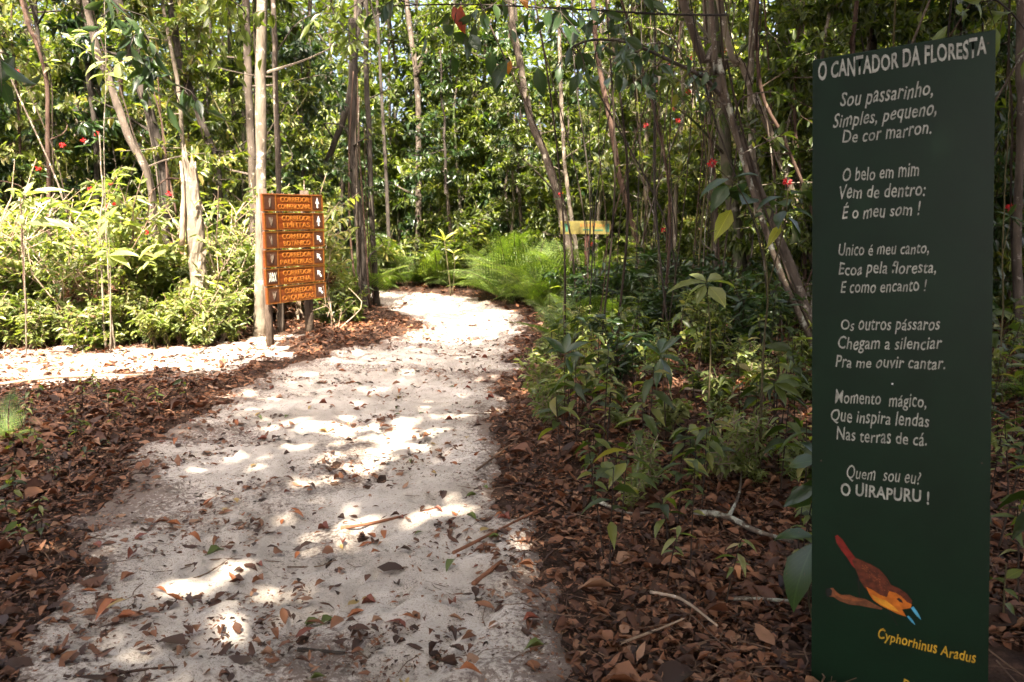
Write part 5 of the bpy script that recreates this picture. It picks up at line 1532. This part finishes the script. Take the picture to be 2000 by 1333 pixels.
for q, (body, a, b_, cap_px, off, sh, mm) in enumerate(lines):
    me, co = text_mesh(body, M[mm], shear=sh, offset=off, spacing=1.05)
    ua, va = onb(*a); ub, vb_ = onb(*b_); uc, vc = onb(a[0], a[1] - cap_px)
    caph = va - vc; x0, x1 = co[:, 0].min(), co[:, 0].max()
    f = (co[:, 0] - x0) / (x1 - x0); rs = np.random.RandomState(q)
    # hand lettering: each part of the line wanders and varies a little in height
    cell = np.floor(f * len(body)).astype(int)
    cell = f * len(body)
    wob = np.interp(cell, np.arange(len(body) + 1), rs.normal(0, .045, len(body) + 1)); hs = 1 + np.interp(cell, np.arange(len(body) + 1), rs.normal(0, .08, len(body) + 1))
    uu = ua + f * (ub - ua); vv = va + f * (vb_ - va) - (co[:, 1] / .72 * hs + wob) * caph
    co2 = np.stack([uu - BW / 2, np.full(len(uu), -.0015), BH - vv], -1)
    set_co(me, co2); mobj('lettering', me, gb)


def shape(name, pix, mm, off):
    pts = [bl(*onb(*p), off) for p in pix]
    me = bpy.data.meshes.new(name); me.from_pydata(pts, [], [tuple(range(len(pts)))]); me.materials.append(M[mm]); me.update()
    return me


bird = Geo()
pb = gb
mobj('painted_branch', shape('painted_branch', [(1615, 1150), (1627, 1148), (1634, 1156), (1642, 1162), (1660, 1162), (1672, 1167), (1690, 1170), (1708, 1180), (1724, 1188), (1722, 1191), (1700, 1187), (1680, 1183), (1660, 1181), (1640, 1174), (1628, 1166), (1616, 1165), (1612, 1158)], 'print_branch', .0015), pb)
mobj('painted_branch_end', shape('painted_branch_end', [(1613, 1150), (1620, 1148), (1626, 1153), (1624, 1163), (1616, 1166), (1612, 1158)], 'bird_black', .0022), pb)
mobj('painted_bird_tail', shape('painted_bird_tail', [(1631, 1047), (1636, 1045), (1646, 1054), (1656, 1070), (1668, 1086), (1676, 1096), (1672, 1112), (1664, 1104), (1654, 1088), (1644, 1076), (1634, 1060)], 'bird_red', .0022), pb)
mobj('painted_bird_body', shape('painted_bird_body', [(1664, 1094), (1672, 1090), (1682, 1094), (1700, 1102), (1718, 1112), (1732, 1128), (1740, 1142), (1758, 1150), (1772, 1160), (1782, 1174), (1778, 1184), (1760, 1180), (1740, 1172), (1716, 1168), (1700, 1160), (1688, 1146), (1679, 1132), (1674, 1118)], 'bird_brown', .003), pb)
mobj('painted_bird_breast', shape('painted_bird_breast', [(1692, 1146), (1704, 1152), (1720, 1162), (1732, 1166), (1737, 1154), (1750, 1158), (1760, 1164), (1772, 1176), (1781, 1180), (1779, 1187), (1768, 1189), (1762, 1190), (1770, 1204), (1752, 1198), (1736, 1190), (1720, 1182), (1706, 1172), (1698, 1160)], 'bird_orange', .0038), pb)
mobj('painted_bird_wing', shape('painted_bird_wing', [(1676, 1096), (1688, 1102), (1704, 1112), (1718, 1124), (1728, 1138), (1736, 1150), (1734, 1164), (1724, 1162), (1708, 1152), (1696, 1144), (1684, 1128), (1678, 1112)], 'bird_brown', .0046), pb)
mobj('painted_bird_eye', shape('painted_bird_eye', [(1751, 1169), (1756, 1167), (1762, 1172), (1764, 1178), (1757, 1175)], 'bird_black', .0046), pb)
mobj('painted_bird_mouth', shape('painted_bird_mouth', [(1764, 1190), (1768, 1189), (1778, 1188), (1772, 1196), (1768, 1200)], 'board_green', .0046), pb)
mobj('painted_bird_beak', shape('painted_bird_beak', [(1779, 1187), (1784, 1184), (1791, 1193), (1797, 1204), (1799, 1210), (1790, 1202)], 'bird_blue', .0046), pb)
mobj('painted_bird_beak', shape('painted_bird_beak', [(1771, 1203), (1775, 1202), (1783, 1211), (1788, 1220), (1780, 1214)], 'bird_blue', .0046), pb)
for (a, b_) in (((1675, 1130), (1679, 1182)), ((1735, 1192), (1752, 1222))):
    mobj('painted_bird_leg', shape('painted_bird_leg', [(a[0], a[1]), (a[0] + 3, a[1]), (b_[0] + 2, b_[1]), (b_[0], b_[1])], 'bird_black', .0012), pb)
M['bird_fleck'] = paint('bird_fleck', (.24, .075, .022), 0.6, 0.3, 0.5, 60)
M['bird_yellow'] = paint('bird_yellow', (.62, .27, .02), 0.6, 0.3, 0.5, 40)
fk = Geo(); rs = np.random.RandomState(12)
for _ in range(70):
    f = rs.rand(); cx = 1682 + f * 48 + rs.normal(0, 4); cy_ = 1106 + f * 46 + rs.uniform(-14, 5)
    if cy_ > 1106 + (cx - 1680) * 1.15 or cy_ < 1094 + (cx - 1680) * .62: continue
    a_ = rs.uniform(.5, 1.0); l_ = rs.uniform(2, 4.5)
    q_ = [bl(*onb(cx, cy_), .0054), bl(*onb(cx + l_ * math.cos(a_), cy_ + l_ * math.sin(a_)), .0054), bl(*onb(cx + l_ * .5 * math.cos(a_) - .8, cy_ + l_ * .5 * math.sin(a_) + .9), .0054)]
    fk.add(q_, [(0, 1, 2)])
o_ = mobj('painted_feathers', fk.mesh('painted_feathers', [M['bird_fleck']]), pb); o_['kind'] = 'stuff'
mobj('painted_bird_belly', shape('painted_bird_belly', [(1702, 1160), (1716, 1168), (1730, 1172), (1746, 1184), (1758, 1196), (1740, 1190), (1722, 1181), (1710, 1172)], 'bird_yellow', .0044), pb)
mobj('painted_branch_light', shape('painted_branch_light', [(1628, 1151), (1636, 1159), (1650, 1164), (1672, 1169), (1690, 1174), (1670, 1174), (1646, 1169), (1632, 1162)], 'bird_fleck', .0022), pb)
for (px, py) in ((1603, 145), (1930, 85), (1604, 900), (1918, 905)):
    mobj('nail', Geo().add(*tube([bl(*onb(px, py), .0), bl(*onb(px, py), .002)], .0028, 8)).mesh('nail', [M['post_wood']]), gb)
sc_ = Geo().add(*tube([bl(*onb(1743, 750), .0), bl(*onb(1743, 750), .003)], .003, 8)); mobj('screw', sc_.mesh('screw', [M['arrow_white']]), gb)
tag(gb, 'tall dark green board painted with a poem and an orange bird', 'sign board')

# ------------------------------------------------------------------ YELLOW BOARD among the trees
b0 = wp(1145, 560, 13.0); b0.z = hz(b0.x, b0.y)
yb = empty('yellow_sign', b0, (0, 0, math.radians(-8)))
a = wp(1095, 432, 13.0) - b0; c = wp(1192, 458, 13.0) - b0
v_, q_ = box(a.x, c.x, -.035, -.012, c.z, a.z, .003); yp = mobj('board', Geo().add(v_, None, q_).mesh('board', [M['yellow_board']]), yb)
v_, q_ = box(-.035, .035, -.01, .05, -.2, a.z - .02, .004); mobj('post', Geo().add(v_, None, q_).mesh('post', [M['red_post']]), yb)
W_ = c.x - a.x; Hh = a.z - c.z
g1 = Geo(); rs = np.random.RandomState(3)
for q in range(9):
    x0 = a.x + W_ * (.40 + .055 * q); v_, q_ = box(x0, x0 + W_ * .035, -.0385, -.036, c.z + Hh * .58, c.z + Hh * rs.uniform(.72, .85)); g1.add(v_, None, q_)
mobj('print', g1.mesh('print', [M['board_orange_print']]), yb)
g1 = Geo()
for (xa, xb, za, zb) in ((.10, .15, .2, .8), (.07, .19, .62, .8), (.45, .58, .30, .40), (.68, .85, .26, .36), (.9, .97, .2, .8)):
    v_, q_ = box(a.x + W_ * xa, a.x + W_ * xb, -.040, -.0365, c.z + Hh * za, c.z + Hh * zb); g1.add(v_, None, q_)
mobj('print', g1.mesh('print', [M['board_green_print']]), yb)
tag(yb, 'faded yellow board with green marks on a red post among the trees', 'sign')

bpy.context.view_layer.update()
print('objects', len(bpy.data.objects), 'mesh tris', sum(len(m.loop_triangles) if m.loop_triangles else sum(1 for _ in m.polygons) for m in bpy.data.meshes))
